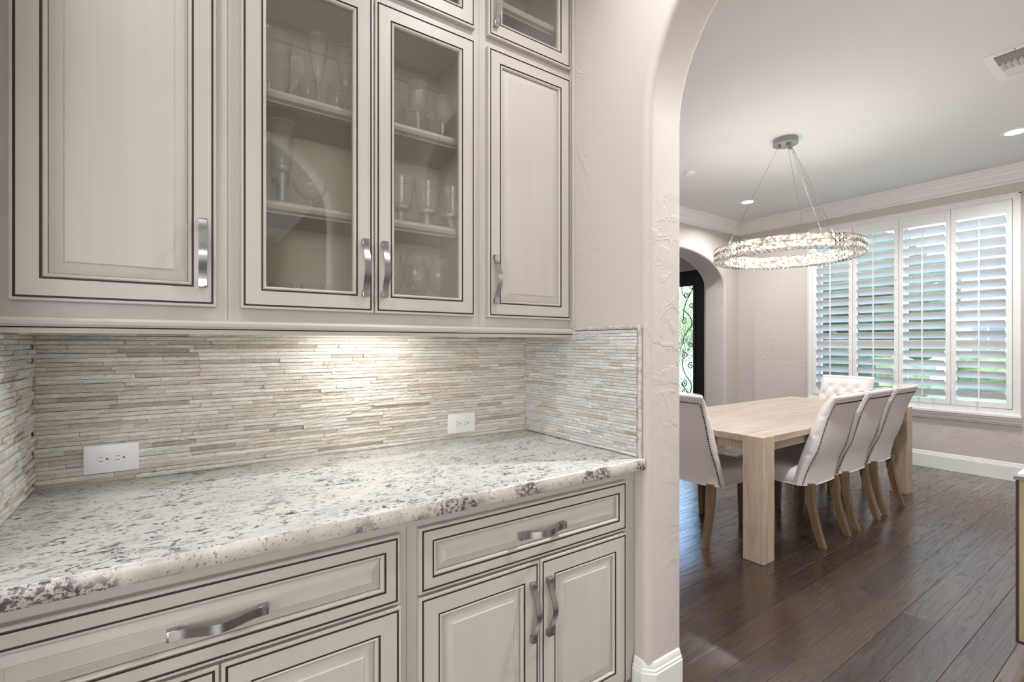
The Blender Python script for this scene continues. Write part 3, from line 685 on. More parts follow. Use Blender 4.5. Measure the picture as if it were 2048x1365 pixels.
# ------------------------------------------------------------------ outlets
def outlet(x0, x1, z0, z1, label):
    t = thing('wall_outlet', label, 'outlet', ((x0+x1)/2, SY-0.012, z0), 'white outlets on the backsplash')
    yb, yf = SY-0.006, SY-0.0205; mb = MB(); xc, zc = (x0+x1)/2, (z0+z1)/2
    def rr(i): return [(x0+i, z0+i), (x1-i, z0+i), (x1-i, z1-i), (x0+i, z1-i)]
    rs = [[(x, yb, z) for x, z in rr(0)], [(x, yf+0.004, z) for x, z in rr(0)], [(x, yf+0.0012, z) for x, z in rr(0.002)], [(x, yf, z) for x, z in rr(0.008)]]
    mb.rings(rs, 0, True, True, True); mb.build('cover_plate', 'plastic', t, 30)
    for s in (-1, 1):
        cx = xc+s*0.0195; pts = []
        for k in range(28):
            a = 2*PI*k/28; pts.append((cx+max(-0.0137, min(0.0137, 0.0172*math.cos(a))), zc+0.0172*math.sin(a)))
        m2 = MB(); ctr = lambda p, f: (cx+(p[0]-cx)*f, zc+(p[1]-zc)*f)
        m2.rings([[(p[0], yf+0.001, p[1]) for p in pts], [(p[0], yf-0.0008, p[1]) for p in pts], [(ctr(p, .95)[0], yf-0.0020, ctr(p, .95)[1]) for p in pts]], 0, True, False, True)
        rec = m2.build('socket', 'plastic', t, 30); m3 = MB()
        ys = yf-0.0021
        for dz, ln in ((0.0058, 0.0075), (-0.0058, 0.0095)): m3.box((cx-0.005-ln/2, ys-0.0002, zc+dz-0.0009), (cx-0.005+ln/2, ys+0.0006, zc+dz+0.0009))
        m3.rings([[(cx+0.0085+0.0028*math.cos(2*PI*k/12), yy, zc+0.0028*math.sin(2*PI*k/12)) for k in range(12)] for yy in (ys+0.0006, ys-0.0002)], 0, True, True, True)
        m3.build('slots', 'slot', rec)
    MB().lathe([(0.0032, -0.0008), (0.003, 0.0006)], (0, 0, 0), 12).build('screw', 'plastic', t).matrix_parent_inverse = Matrix.Translation(-t.location)
    s = [c for c in t.children if c.name.startswith('screw')][0]; s.location = (xc, yf-0.0004, zc); s.rotation_euler = (PI/2, 0, 0)
outlet(-0.228, -0.098, 0.944, 1.029, 'white duplex outlet on the backsplash near the left corner')
outlet(0.962, 1.095, 0.938, 1.023, 'white duplex outlet on the backsplash near the right corner')

# ------------------------------------------------------------------ glassware behind the glass doors
def goblet(prof_out, wall=0.0016, n=28):
    return prof_out
def glass_thing(name, label, cat, loc, outer, inner, group, mat='stemware', n=28, thick=0):
    """outer: list of (r,z) from the foot up to the rim; inner: from the rim down to the bowl bottom"""
    t = thing(name, label, cat, loc, group)
    stem, bowl = outer
    if stem: MB().lathe(stem, loc, n).build('foot', 'thick_glass' if mat == 'cut' or thick else 'stemware', t, 50)
    b = MB().lathe(bowl, loc, n, cap0=True, cap1=False).build('bowl', mat, t, 50)
    rr, rz = bowl[-1]; MB().tube([(loc[0]+rr*math.cos(2*PI*i/n), loc[1]+rr*math.sin(2*PI*i/n), loc[2]+rz) for i in range(n+1)], 0.0011, 5, caps=False).build('rim', 'rim_glass', b, 60)
    if thick: MB().lathe([(thick*0.5, bowl[0][1]-0.004), (thick*0.93, bowl[0][1]+0.004), (thick*0.97, bowl[0][1]+0.013), (thick*0.6, bowl[0][1]+0.016)], loc, n).build('thick_base', 'thick_glass', b, 50)
    return t
def footed(name, label, cat, x, y, z, H, rb, rrim, stem, foot, bowl_h, shape, group, mat='stemware', knop=False, base_thick=0.006):
    zs = H-bowl_h
    st = [(foot, 0), (foot, 0.002), (foot*0.45, 0.006), (stem, 0.014)]
    if knop:
        st += [(stem, zs*0.45), (stem*1.25, zs*0.6), (stem*1.7, zs*0.72), (stem*1.2, zs*0.86), (stem*1.5, zs*0.92)]
    else: st += [(stem*0.9, zs*0.5)]
    st += [(stem*1.4, zs-0.002), (stem*1.6, zs+0.001)]
    bo = []; m = 12
    for i in range(m+1):
        u = i/m
        if shape == 'tulip': r = rb*math.sin(PI*min(1, 0.08+u*0.78))**0.6 if u < 0.55 else rb+(rrim-rb)*((u-0.55)/0.45)
        elif shape == 'flute': r = stem*1.3+(rrim-stem*1.3)*min(1, u*1.15)**0.62
        elif shape == 'bucket': r = rb*min(1, (u*9)**0.5)+(rrim-rb)*u
        elif shape == 'coupe': r = rrim*math.sin(PI/2*min(1, u+0.03))**0.55
        elif shape == 'thistle': r = (rb*math.sin(PI*min(0.5, 0.06+u*1.15))**0.7 if u < 0.4 else rb-(rb-rrim*0.94)*math.sin((u-0.4)/0.42*PI/2) if u < 0.82 else rrim*0.94+rrim*0.06*(u-0.82)/0.18)
        bo.append((max(0.004, r), zs+bowl_h*u))
    w = 0.0014
    inn = [(max(0.002, r-w), zz if i else zz) for i, (r, zz) in enumerate(reversed(bo)) if zz > zs+base_thick]
    inn.append((0.003, zs+base_thick))
    return glass_thing(name, label, cat, (x, y, z), (st, bo), inn, group, mat, 28, rb if shape == 'bucket' else 0)
S0, S1, S2 = 1.4235, 1.7605, 2.0935
g = 'crystal goblets on the top shelf'
footed('crystal_goblet', 'cut crystal goblet on the top shelf, taller left one behind the right glass door', 'goblet', 0.722, 1.650, S2, 0.185, 0.036, 0.036, 0.0055, 0.032, 0.100, 'thistle', g, 'cut', True)
footed('crystal_goblet', 'cut crystal goblet on the top shelf, at the right end near the cabinet side', 'goblet', 0.830, 1.665, S2, 0.170, 0.036, 0.037, 0.0055, 0.032, 0.096, 'thistle', g, 'cut', True)
footed('crystal_goblet', 'faint cut crystal goblet standing behind the two front goblets on the left', 'goblet', 0.752, 1.790, S2, 0.170, 0.036, 0.037, 0.0055, 0.032, 0.096, 'thistle', g, 'cut', True)
footed('crystal_goblet', 'faint cut crystal goblet at the back right of the top shelf', 'goblet', 0.860, 1.800, S2, 0.165, 0.036, 0.037, 0.0055, 0.032, 0.094, 'thistle', g, 'cut', True)
g = 'footed tumblers on the middle shelf'
for x, y, lab in ((0.655, 1.645, 'footed glass tumbler on the middle shelf, leftmost behind the right glass door'), (0.757, 1.645, 'footed glass tumbler in the middle of three on the middle shelf'), (0.858, 1.645, 'footed glass tumbler on the middle shelf, nearest the cabinet side')):
    footed('footed_tumbler', lab, 'tumbler', x, y, S1, 0.158, 0.036, 0.049, 0.011, 0.032, 0.112, 'bucket', g, 'stemware', False, 0.014)
footed('dessert_glass', 'low footed dessert glass behind the tumblers, left of two', 'glass', 0.760, 1.785, S1, 0.062, 0.03, 0.040, 0.008, 0.028, 0.034, 'coupe', 'low dessert glasses on the middle shelf')
footed('dessert_glass', 'low footed dessert glass behind the tumblers, right of two', 'glass', 0.858, 1.790, S1, 0.062, 0.03, 0.040, 0.008, 0.028, 0.034, 'coupe', 'low dessert glasses on the middle shelf')
footed('coupe_glass', 'shallow coupe glass on the middle shelf behind the left glass door', 'glass', 0.366, 1.720, S1, 0.098, 0.03, 0.052, 0.005, 0.030, 0.044, 'coupe', None)
footed('hurricane_glass', 'tall slim glass on the middle shelf at far left behind the glass door', 'glass', 0.268, 1.650, S1, 0.262, 0.028, 0.033, 0.007, 0.034, 0.155, 'bucket', 'tall glasses at the left of the middle shelf', 'stemware', True, 0.012)
footed('hurricane_glass', 'tall slim glass half hidden behind the front one at far left', 'glass', 0.285, 1.790, S1, 0.262, 0.028, 0.033, 0.007, 0.034, 0.155, 'bucket', 'tall glasses at the left of the middle shelf', 'stemware', True, 0.012)
g = 'balloon wine glasses on the bottom shelf'
for x, y, lab in ((0.665, 1.745, 'tall balloon wine glass on the bottom shelf, leftmost and furthest back'), (0.715, 1.660, 'tall balloon wine glass on the bottom shelf, centre of the right glass door'), (0.812, 1.665, 'tall balloon wine glass on the bottom shelf beside the hinge'), (0.795, 1.800, 'tall balloon wine glass at the back between two front ones')):
    footed('wine_glass', lab, 'wine glass', x, y, S0, 0.235, 0.042, 0.029, 0.0042, 0.034, 0.135, 'tulip', g)
g = 'champagne flutes on the top shelf'
for x, y, lab in ((0.372, 1.640, 'tall champagne flute beside the glass pitcher'), (0.462, 1.650, 'tall champagne flute at the right edge of the left glass door')):
    footed('champagne_flute', lab, 'flute', x, y, S2, 0.225, 0.03, 0.031, 0.0055, 0.032, 0.140, 'flute', g)
for x, y, lab in ((0.372, 1.785, 'faint wine glass standing behind the pitcher handle'), (0.470, 1.790, 'faint wine glass at the back between the two flutes')):
    footed('wine_glass', lab, 'wine glass', x, y, S2, 0.165, 0.034, 0.030, 0.0045, 0.030, 0.095, 'tulip', 'wine glasses at the back of the top shelf')
g = 'plain tumblers on the bottom shelf'
for x, y, lab in ((0.270, 1.690, 'plain straight tumbler on the bottom shelf, leftmost of three'), (0.365, 1.690, 'plain straight tumbler on the bottom shelf, middle of three'), (0.448, 1.690, 'plain straight tumbler on the bottom shelf, rightmost of three')):
    loc = (x, y, S0); t = thing('tumbler', lab, 'tumbler', loc, g)
    MB().lathe([(0.028, 0.0), (0.034, 0.10), (0.0352, 0.102)], loc, 24, cap1=False).build('bowl', 'stemware', t, 50)
    MB().lathe([(0.0262, 0.0008), (0.0268, 0.010)], loc, 24).build('thick_base', 'stemware', t, 50)
# glass pitcher with fluted body and scrolled handle
loc = (0.232, 1.690, S2); t = thing('glass_pitcher', 'ribbed glass pitcher with scrolled handle on the top shelf', 'pitcher', loc)
prof = [(0.050, 0.0), (0.055, 0.012), (0.062, 0.05), (0.066, 0.10), (0.066, 0.15), (0.070, 0.185), (0.074, 0.20)]; N = 60; rs = []
for r, z in prof:
    am = 0.0014 if z < 0.135 and r > 0.02 else 0.0
    rs.append([(loc[0]+(r+am*math.cos(20*2*PI*i/N))*math.cos(2*PI*i/N), loc[1]+(r+am*math.cos(20*2*PI*i/N))*math.sin(2*PI*i/N), loc[2]+z) for i in range(N)])
MB().rings(rs, 0, True, True, False).build('body', 'stemware', t, 60)
hp = []
for i in range(40):
    u = i/39
    if u < 0.55: hp.append((0.060+0.045*math.sin(u/0.55*PI/2)**1.3, 0.028+0.105*(u/0.55)))
    else:
        a = (u-0.55)/0.45*PI*1.75; rr = 0.022*(1-0.45*(u-0.55)/0.45); hp.append((0.083+rr*math.cos(a), 0.133+rr*math.sin(a)*1.1))
MB().tube([(loc[0]+r*0.93, loc[1]-r*0.37, loc[2]+z) for r, z in hp], [0.008 if i < 26 else 0.0075-0.0002*(i-26) for i in range(40)], 12).build('handle', 'stemware', t, 60)

# ------------------------------------------------------------------ dining table
TX0, TX1, TY0, TY1, TZ = 2.88, 5.42, 1.52, 2.56, 0.765
LW = 0.128
t = thing('dining_table', 'whitewashed oak dining table with square corner legs', 'table', ((TX0+TX1)/2, (TY0+TY1)/2, 0))
g = 0.0012; L2 = LW+g
out = [(TX0+L2, TY0), (TX1-L2, TY0), (TX1-L2, TY0+L2), (TX1, TY0+L2), (TX1, TY1-L2), (TX1-L2, TY1-L2), (TX1-L2, TY1), (TX0+L2, TY1), (TX0+L2, TY1-L2), (TX0, TY1-L2), (TX0, TY0+L2), (TX0+L2, TY0+L2)]
MB().rings([[(x, y, z) for x, y in out] for z in (0.727, TZ)], 0, True, True, True).build('table_top', 'table', t)
for x in (TX0, TX1-LW):
    for y in (TY0, TY1-LW):
        MB().box((x, y, 0.0), (x+LW, y+LW, TZ), 0, 0.0018).build('leg', 'table_leg', t)
for y in (TY0+0.022, TY1-0.044): MB().box((TX0+LW, y, 0.672), (TX1-LW, y+0.022, 0.727)).build('apron', 'table', t)
for x in (TX0+0.022, TX1-0.044): MB().box((x, TY0+LW, 0.672), (x+0.022, TY1-LW, 0.727)).build('apron', 'table_leg', t)

# ------------------------------------------------------------------ upholstered dining chairs
def lerp_prof(pts, z):
    for (a, za), (b, zb) in zip(pts, pts[1:]):
        if z <= zb: return a+(b-a)*(z-za)/(zb-za) if zb > za else a
    return pts[-1][0]
OUT = [(-.255, .385), (-.262, .45), (-.275, .52), (-.298, .60), (-.322, .68), (-.342, .76), (-.363, .84), (-.390, .91), (-.412, .955), (-.428, .985)]
INN = [(-.150, .385), (-.165, .45), (-.182, .52), (-.205, .60), (-.232, .68), (-.258, .76), (-.285, .84), (-.318, .91), (-.345, .955), (-.372, .985)]
def hw_at(z):
    u = min(1, max(0, (z-.385)/.60)); return 0.240-0.030*u**0.8+(0.010*max(0, (z-.88)/.11)**2)
BUT = [(-.115, .900), (.0, .900), (.115, .900), (-.058, .825), (.058, .825), (-.170, .825), (.170, .825), (-.115, .750), (0, .750), (.115, .750), (-.058, .675), (.058, .675)]
def tuft(x, z):
    d = 0.0
    for bx, bz in BUT:
        q = (x-bx)**2+(z-bz)**2; d += 0.020*math.exp(-q/(2*0.016**2))
    for bx, bz in BUT:
        for sx in (-1, 1):
            ex, ez = bx+sx*0.0575, bz-0.075
            if not any(abs(ex-p) < .01 and abs(ez-q) < .01 for p, q in BUT): continue
            vx, vz = ex-bx, ez-bz; tt = max(0, min(1, ((x-bx)*vx+(z-bz)*vz)/(vx*vx+vz*vz))); q = (x-bx-tt*vx)**2+(z-bz-tt*vz)**2
            d = max(d, 0.009*math.exp(-q/(2*0.007**2)))
    for bx in (-.115, 0, .115):
        if z > .90: d = max(d, 0.008*math.exp(-((x-bx)**2)/(2*0.006**2)))
    return d
def make_chair(loc, rot, label):
    t = thing('dining_chair', label, 'chair', loc, 'linen dining chairs around the oak table', True)
    t.rotation_euler = (0, 0, rot)
    # backrest shell: rings around the section at increasing height
    rs = []; NZ = 44; z0, z1 = 0.388, 0.985; nf, nb, ns = 34, 16, 5
    def ring(z, inset=0.0, zo=0.0):
        h = hw_at(z)-inset; yo, yi = lerp_prof(OUT, z)+inset, lerp_prof(INN, z)-inset
        wrapk = 0.045*max(0, min(1, (0.62-z)/0.25))+0.012; pts = []
        rcor = 0.020
        for i in range(nb+1):
            x = -h+2*h*i/nb; pts.append((x, yo+wrapk*abs(x/h)**4, z+zo))
        ya, yb2 = yo+wrapk, yi-0.0
        for i in range(1, ns):
            u = i/ns; yy = ya+(yb2-rcor-ya)*u; b = 0.012*math.sin(PI*u)
            cr = 0.009*max(math.exp(-((z-.735)/.008)**2), math.exp(-((z-.60)/.008)**2), math.exp(-((z-.86)/.008)**2)) if u > 0.3 else 0
            pts.append((h+b-cr, yy, z+zo))
        for i in range(nf+1):
            x = h-2*h*i/nf; e = abs(x/h); puff = 0.016*(1-e**6)-0.020*max(0, (e-0.9)/0.1)**2
            pts.append((x, yi+puff-(tuft(x, z) if 0.62 < z < 0.99 else 0), z+zo))
        for i in range(1, ns):
            u = 1-i/ns; yy = ya+(yb2-rcor-ya)*u; b = 0.012*math.sin(PI*u)
            cr = 0.009*max(math.exp(-((z-.735)/.008)**2), math.exp(-((z-.60)/.008)**2), math.exp(-((z-.86)/.008)**2)) if u > 0.3 else 0
            pts.append((-h-b+cr, yy, z+zo))
        return pts
    for j in range(NZ+1): rs.append(ring(z0+(z1-z0)*j/NZ))
    for k in range(1, 6):
        a = k/6*PI/2; rs.append(ring(z1, 0.024*(1-math.cos(a)), 0.022*math.sin(a)))
    bk = MB().rings(rs, 0, True, True, True).build('backrest', 'linen', t, 55)
    bm0 = None
    for bx, bz in BUT:
        if bz > .95: continue
        yb = lerp_prof(INN, bz)+0.016-0.020
        if bm0 is None:
            o = MB().lathe([(0.0095, 0), (0.009, 0.004), (0.005, 0.0065)], (0, 0, 0), 10).build('button', 'linen', bk, 60); bm0 = o.data
        else: o = link(bpy.data.objects.new('button', bm0), bk)
        o.location = (bx, yb, bz); o.rotation_euler = (-PI/2, 0, 0)
    # nailhead trim up both edges of the outer back and across the top
    mb = MB()
    def nail(p, nrm):
        n = Vector(nrm).normalized(); a = n.orthogonal().normalized(); b = n.cross(a); r = 0.0060; P = Vector(p)
        mb.rings([[tuple(P+(a*math.cos(PI*k/3)+b*math.sin(PI*k/3))*r) for k in range(6)], [tuple(P+n*0.003+(a*math.cos(PI*k/3)+b*math.sin(PI*k/3))*r*0.55) for k in range(6)]], 0, True, False, True)
    z = .395
    while z < .940:
        h = hw_at(z); wr = 0.045*max(0, min(1, (0.62-z)/0.25))+0.012; xx = h-0.010
        for s in (-1, 1): nail((s*xx, lerp_prof(OUT, z)+wr*(xx/h)**4-0.001, z), (s*0.25, -1, 0))
        z += 0.0150
    x = -0.199
    while x < 0.200: nail((x, lerp_prof(OUT, .946)+0.012*abs(x/.215)**4-0.001, .946), (0, -1, 0)); x += 0.0150
    nt = mb.build('nailhead_trim', 'nail', t); nt['kind'] = 'stuff'; nt['label'] = 'row of dark bronze nailheads'
    # seat
    def plan(e, z):
        pts = []
        for k in range(48):
            a = 2*PI*k/48; c, s = math.cos(a), math.sin(a); q = 0.32
            x = math.copysign(abs(c)**q, c); yv = math.copysign(abs(s)**q, s); hwid = 0.232+0.018*(yv+1)/2
            pts.append((x*(hwid-e), 0.055+yv*(0.235-e), z))
        return pts
    MB().rings([plan(0.006, .386), plan(0, .40), plan(-0.004, .43), plan(0.0, .465), plan(0.012, .483), plan(0.04, .493), plan(0.10, .499), plan(0.18, .502)], 0, True, True, True).build('seat', 'linen', t, 60)
    pp = [(x, yv, .388) for x, yv, zz in plan(-0.003, .388)]; mp = MB(); pp = [p for p in pp if p[1] > -0.14]
    pp.sort(key=lambda p: math.atan2(p[0], p[1]-0.0)); mp.tube(pp, 0.0045, 6)
    ob = [(-hw_at(.39)+2*hw_at(.39)*i/20, lerp_prof(OUT, .39)+0.057*abs(-1+2*i/20)**4-0.001, .388) for i in range(21)]
    mp.tube([(ob[0][0], -0.13, .388)]+ob+[(ob[-1][0], -0.13, .388)], 0.0045, 6); mp.build('piping', 'linen', t, 60)
    # legs
    for s in (-1, 1):
        mb = MB(); rs = []
        for i in range(11):
            u = i/10; z = .40*(1-u); yv = -.236-.084*u**1.8; w = 0.0225-0.0035*u; d = 0.0245-0.006*u; xx = s*(.178+.008*u)
            rs.append([(xx-w, yv-d, z), (xx+w, yv-d, z), (xx+w, yv+d, z), (xx-w, yv+d, z)])
        mb.rings(rs, 0, True, True, True).build('leg', 'chair_leg', t, 35)
        mb = MB(); xx = s*.200; yv = .225
        mb.rings([[(xx-w, yv-w, z), (xx+w, yv-w, z), (xx+w, yv+w, z), (xx-w, yv+w, z)] for z, w in ((.40, .0235), (.22, .021), (0, .0155))], 0, True, True, True).build('leg', 'chair_leg', t)
    return t
ch = make_chair((3.640, 1.752, 0), 0, 'linen dining chair with nailhead trim on the long side, nearest the camera')
def chair_copy(loc, rot, label):
    c = copy_tree(ch); c.location = loc; c.rotation_euler = (0, 0, rot); c['label'] = label; return c
chair_copy((4.172, 1.754, 0), 0, 'linen dining chair on the long side, middle of the three')
chair_copy((4.706, 1.756, 0), 0, 'linen dining chair on the long side, furthest of the three by the window')
chair_copy((3.140, 2.058, 0), -PI/2, 'linen dining chair at the near head of the table, half behind the plaster jamb')
chair_copy((5.168, 2.085, 0), PI/2, 'linen dining chair at the far head of the table, tufted front in view')

# ------------------------------------------------------------------ ring chandelier
CX, CYc, CZ0, CZ1, RO, RI = 4.20, 2.03, 2.033, 2.140, 0.560, 0.470
t = thing('ring_chandelier', 'round crystal ring chandelier hanging over the dining table', 'chandelier', (CX, CYc, CZ0))
def disc(r, z, n=72): return [(CX+r*math.cos(2*PI*i/n), CYc+r*math.sin(2*PI*i/n), z) for i in range(n)]
ro, ri = RO-0.016, RI+0.016
MB().rings([disc(ro, CZ0+.014), disc(ro, CZ1-.004), disc(ri, CZ1-.004), disc(ri, CZ0+.014), disc(ro, CZ0+.014)], 0).build('led_channel', 'led', t, 30)
MB().rings([disc(RO, CZ1-.003), disc(RO, CZ1+.001), disc(RI, CZ1+.001), disc(RI, CZ1-.003), disc(RO, CZ1-.003)], 0).build('top_plate', 'chrome', t, 30)
for r in (RO-.006, RI+.006):
    for z in (CZ0+.062, CZ0+.011): MB().rings([disc(r-.005, z-.0012), disc(r+.0052, z-.0012), disc(r+.0052, z+.0012), disc(r-.005, z+.0012), disc(r-.005, z-.0012)], 0).build('frame_hoop', 'chrome', t, 30)
def gem(w, h, d):
    mb = MB(); rs = [[(-w, 0, -h), (w, 0, -h), (w, 0, h), (-w, 0, h)], [(-w, -d*.25, -h), (w, -d*.25, -h), (w, -d*.25, h), (-w, -d*.25, h)], [(-w*.22, -d, -h*.22), (w*.22, -d, -h*.22), (w*.22, -d, h*.22), (-w*.22, -d, h*.22)]]
    return mb.rings(rs, 0, True, True, True)
NG = 104; gm = None
for row in range(2):
    for i in range(NG):
        a = 2*PI*(i+0.5*0)/NG; z = CZ0+.0365+row*0.051
        if gm is None:
            o = gem(PI*RO/NG*0.95, 0.0242, 0.0175).build('crystal', 'crystal', t); gm = o.data
        else: o = link(bpy.data.objects.new('crystal', gm), t)
        o.matrix_parent_inverse = Matrix.Identity(4)
        o.location = ((RO-.0155)*math.cos(a), (RO-.0155)*math.sin(a), z-CZ0); o.rotation_euler = (0, 0, a+PI/2)
mb = MB()
def add_gem(mb, gv, mat):
    mb.add([tuple(mat@Vector(p)) for p in gv.v], gv.f)
gi = gem(PI*RI/88*0.94, 0.0235, 0.012)
for row in range(2):
    for i in range(88):
        a = 2*PI*i/88; add_gem(mb, gi, Matrix.Translation((CX+(RI+.0155)*math.cos(a), CYc+(RI+.0155)*math.sin(a), CZ0+.0365+row*.051))@Matrix.Rotation(a-PI/2, 4, 'Z'))
o = mb.build('inner_crystals', 'crystal', t); o['kind'] = 'stuff'
mb = MB()
for r, n in ((RO-.020, 96), (RO-.045, 90), (RI+.020, 80)):
    gb = gem(PI*r/n*.92, 0.011, 0.011)
    for i in range(n):
        a = 2*PI*i/n; add_gem(mb, gb, Matrix.Translation((CX+r*math.cos(a), CYc+r*math.sin(a), CZ0+.011))@Matrix.Rotation(a+PI/2, 4, 'Z')@Matrix.Rotation(PI/2, 4, 'X'))
o = mb.build('bottom_crystals', 'crystal', t); o['kind'] = 'stuff'
MB().lathe([(0.094, 0), (0.094, -0.046), (0.088, -0.050), (0.02, -0.050)], (CX, CYc, CEIL), 36).build('canopy', 'canopy', t, 40)
for ang in (152, 219, 239, 346):
    a = math.radians(ang); rm = (RO+RI)/2; p0 = (CX+0.055*math.cos(a), CYc+0.055*math.sin(a), CEIL-.055); p1 = (CX+rm*math.cos(a), CYc+rm*math.sin(a), CZ1)
    MB().lathe([(0.011, -0.028), (0.011, 0)], (p0[0], p0[1], CEIL-.049), 10).build('cable_grip', 'canopy', t, 40)
    MB().tube([p0, p1], 0.0017, 6).build('cable', 'chrome', t, 60)
for i in range(8):
    a = 2*PI*(i+.5)/8; l = bpy.data.lights.new('ring_glow', 'POINT'); l.energy = CHAND_W/8; l.color = (1, 0.985, 0.96); l.shadow_soft_size = 0.03
    o = bpy.data.objects.new('ring_glow', l); link(o, t); o.location = (CX+(RO+RI)/2*math.cos(a), CYc+(RO+RI)/2*math.sin(a), CZ1+.04)
MB().tube([(CX+.02, CYc-.03, CEIL-.05), (CX-.10, CYc-.24, 2.60), (CX-.24, CYc-.455, CZ1)], 0.0022, 6).build('power_cord', 'chrome', t, 60)

# ------------------------------------------------------------------ ceiling fixtures
def can_light(x, y, label, watts, z=CEIL, spread=150):
    t = thing('recessed_light', label, 'light', (x, y, z), 'recessed ceiling lights')
    MB().lathe([(0.062, -0.002), (0.064, -0.007), (0.088, -0.003), (0.090, -0.0005)], (x, y, z), 32, cap0=False, cap1=False).build('trim_ring', 'trim', t, 40)
    MB().lathe([(0.062, -0.0015), (0.062, -0.003), (0.03, -0.004)], (x, y, z), 32).build('lens', 'lens', t, 40)
    l = bpy.data.lights.new('can_glow', 'AREA'); l.shape = 'DISK'; l.size = 0.12; l.energy = watts; l.color = (0.985, 0.99, 1.0); l.spread = math.radians(spread)
    o = bpy.data.objects.new('can_glow', l); link(o, t); o.location = (x, y, z-0.010)
can_light(5.668, 3.185, 'recessed ceiling light behind the chandelier cable, near the far corner', CAN_W)
can_light(5.575, 0.895, 'recessed ceiling light at the right edge, below the air vent', CAN_W)
can_light(2.60, 3.185, 'added unseen ceiling light over the near left end of the dining room', CAN_W)  # unseen fixture added to light the dining room
can_light(2.60, 0.55, 'added unseen ceiling light over the dining room entrance', CAN_W*1.7)  # unseen fixture added, set stronger to brighten the chair backs
can_light(1.00, 0.88, 'recessed hall ceiling light in front of the narrow wall cabinet', HALL_W)
can_light(-0.45, 0.85, 'added unseen hall ceiling light left of the camera', HALL_W)  # unseen fixture added for ambient light in the hall
can_light(4.6, 5.1, 'recessed foyer ceiling light near the front door', CAN_W*0.8)
t = thing('smoke_detector', 'small white smoke detector disc on the ceiling beside the arch', 'detector', (4.22, 2.97, CEIL))
MB().lathe([(0.048, 0), (0.048, -0.010), (0.043, -0.017), (0.018, -0.020)], (4.22, 2.97, CEIL), 28).build('cover', 'plastic', t, 40)
MB().lathe([(0.016, -0.0195), (0.014, -0.023)], (4.22, 2.97, CEIL), 20).build('cap', 'plastic', t, 40)
t = thing('ceiling_speaker', 'flush round white speaker grille on the ceiling', 'speaker', (6.06, 1.91, CEIL))
MB().lathe([(0.140, 0), (0.140, -0.004), (0.133, -0.006), (0.128, -0.004)], (6.06, 1.91, CEIL), 40, cap1=False).build('rim', 'ceiling', t, 40)
MB().lathe([(0.128, -0.001), (0.127, -0.005), (0.04, -0.0055)], (6.06, 1.91, CEIL), 40).build('grille', 'ceiling', t, 40)
# three-way air register
vx0, vx1, vy0, vy1 = 3.975, 4.428, 0.27, 0.785
t = thing('air_vent', 'white metal three-way air vent in the ceiling', 'vent', ((vx0+vx1)/2, (vy0+vy1)/2, CEIL))
mb = MB(); b = 0.045; zf = CEIL-0.006
mb.box((vx0, vy0, zf), (vx1, vy0+b, CEIL)).box((vx0, vy1-b, zf), (vx1, vy1, CEIL)).box((vx0, vy0+b, zf), (vx0+b, vy1-b, CEIL)).box((vx1-b, vy0+b, zf), (vx1, vy1-b, CEIL)).build('frame', 'vent', t)
MB().box((vx0+b, vy0+b, CEIL-0.0012), (vx1-b, vy1-b, CEIL-0.0004)).build('duct', 'vent_dark', t)
ix0, ix1 = vx0+b, vx1-b; w3 = (ix1-ix0)/3
for k in (1, 2): MB().box((ix0+w3*k-0.006, vy0+b, zf), (ix0+w3*k+0.006, vy1-b, CEIL-0.001)).build('divider', 'vent', t)
def slat(c, L, w, along, ang):
    mb = MB().box((-w/2, -L/2, -0.0006), (w/2, L/2, 0.0006)); o = mb.build('slat', 'vent', t); o.location = c
    o.rotation_euler = (0, ang, 0) if along == 'y' else (0, ang, PI/2)
    if along != 'y': o.rotation_mode = 'XYZ'
    return o
yc = (vy0+vy1)/2; Ly = vy1-vy0-2*b
for k in range(7):
    slat((ix0+0.010+k*(w3-0.020)/6, yc, CEIL-0.007), Ly, 0.014, 'y', math.radians(-50))
    slat((ix0+2*w3+0.010+k*(w3-0.020)/6, yc, CEIL-0.007), Ly, 0.014, 'y', math.radians(50))
for k in range(16): slat((ix0+1.5*w3, vy0+b+0.014+k*(Ly-0.028)/15, CEIL-0.008), w3-0.016, 0.024, 'x', math.radians(35))
MB().box((vx1-0.030, 0.60, CEIL-0.022), (vx1-0.022, 0.615, CEIL-0.006)).build('lever', 'vent', t)
for yy in (vy1-0.14,): MB().lathe([(0.004, 0), (0.004, -0.0075)], (vx0+0.02, yy, CEIL), 10).build('screw', 'slot', t)

# ------------------------------------------------------------------ sideboard at the right edge
sx, sx1, sy0, sy1 = 2.835, 4.55, -0.10, 0.455
t = thing('sideboard', 'beige sideboard with dark bronze edging and pale glossy top at the right edge', 'sideboard', ((sx+sx1)/2, (sy0+sy1)/2, 0))
MB().box((sx+0.003, sy0+0.005, 0.112), (sx1-0.012, sy1-0.009, 0.772)).build('body', 'board_beige', t)
MB().box((sx, sy1-0.009, 0.10), (sx1, sy1, 0.772)).build('front_edge', 'board_edge', t)
MB().box((sx+0.002, sy0+0.005, 0.10), (sx1-0.002, sy1-0.009, 0.112)).build('bottom_edge', 'board_edge', t)
MB().box((sx-0.006, sy0, 0.772), (sx1+0.006, sy1+0.006, 0.786)).build('top_edge', 'chrome', t)
MB().box((sx+0.004, sy0+0.004, 0.786), (sx1-0.004, sy1-0.004, 0.799), 0, 0.002).build('top', 'board_top', t)
for k in range(3):
    a = sx+0.04+k*(sx1-sx-0.08)/3; MB().box((a+0.005, sy1, 0.13), (a+(sx1-sx-0.08)/3-0.005, sy1+0.004, 0.75), 0, 0.001).build('door', 'board_beige', t)
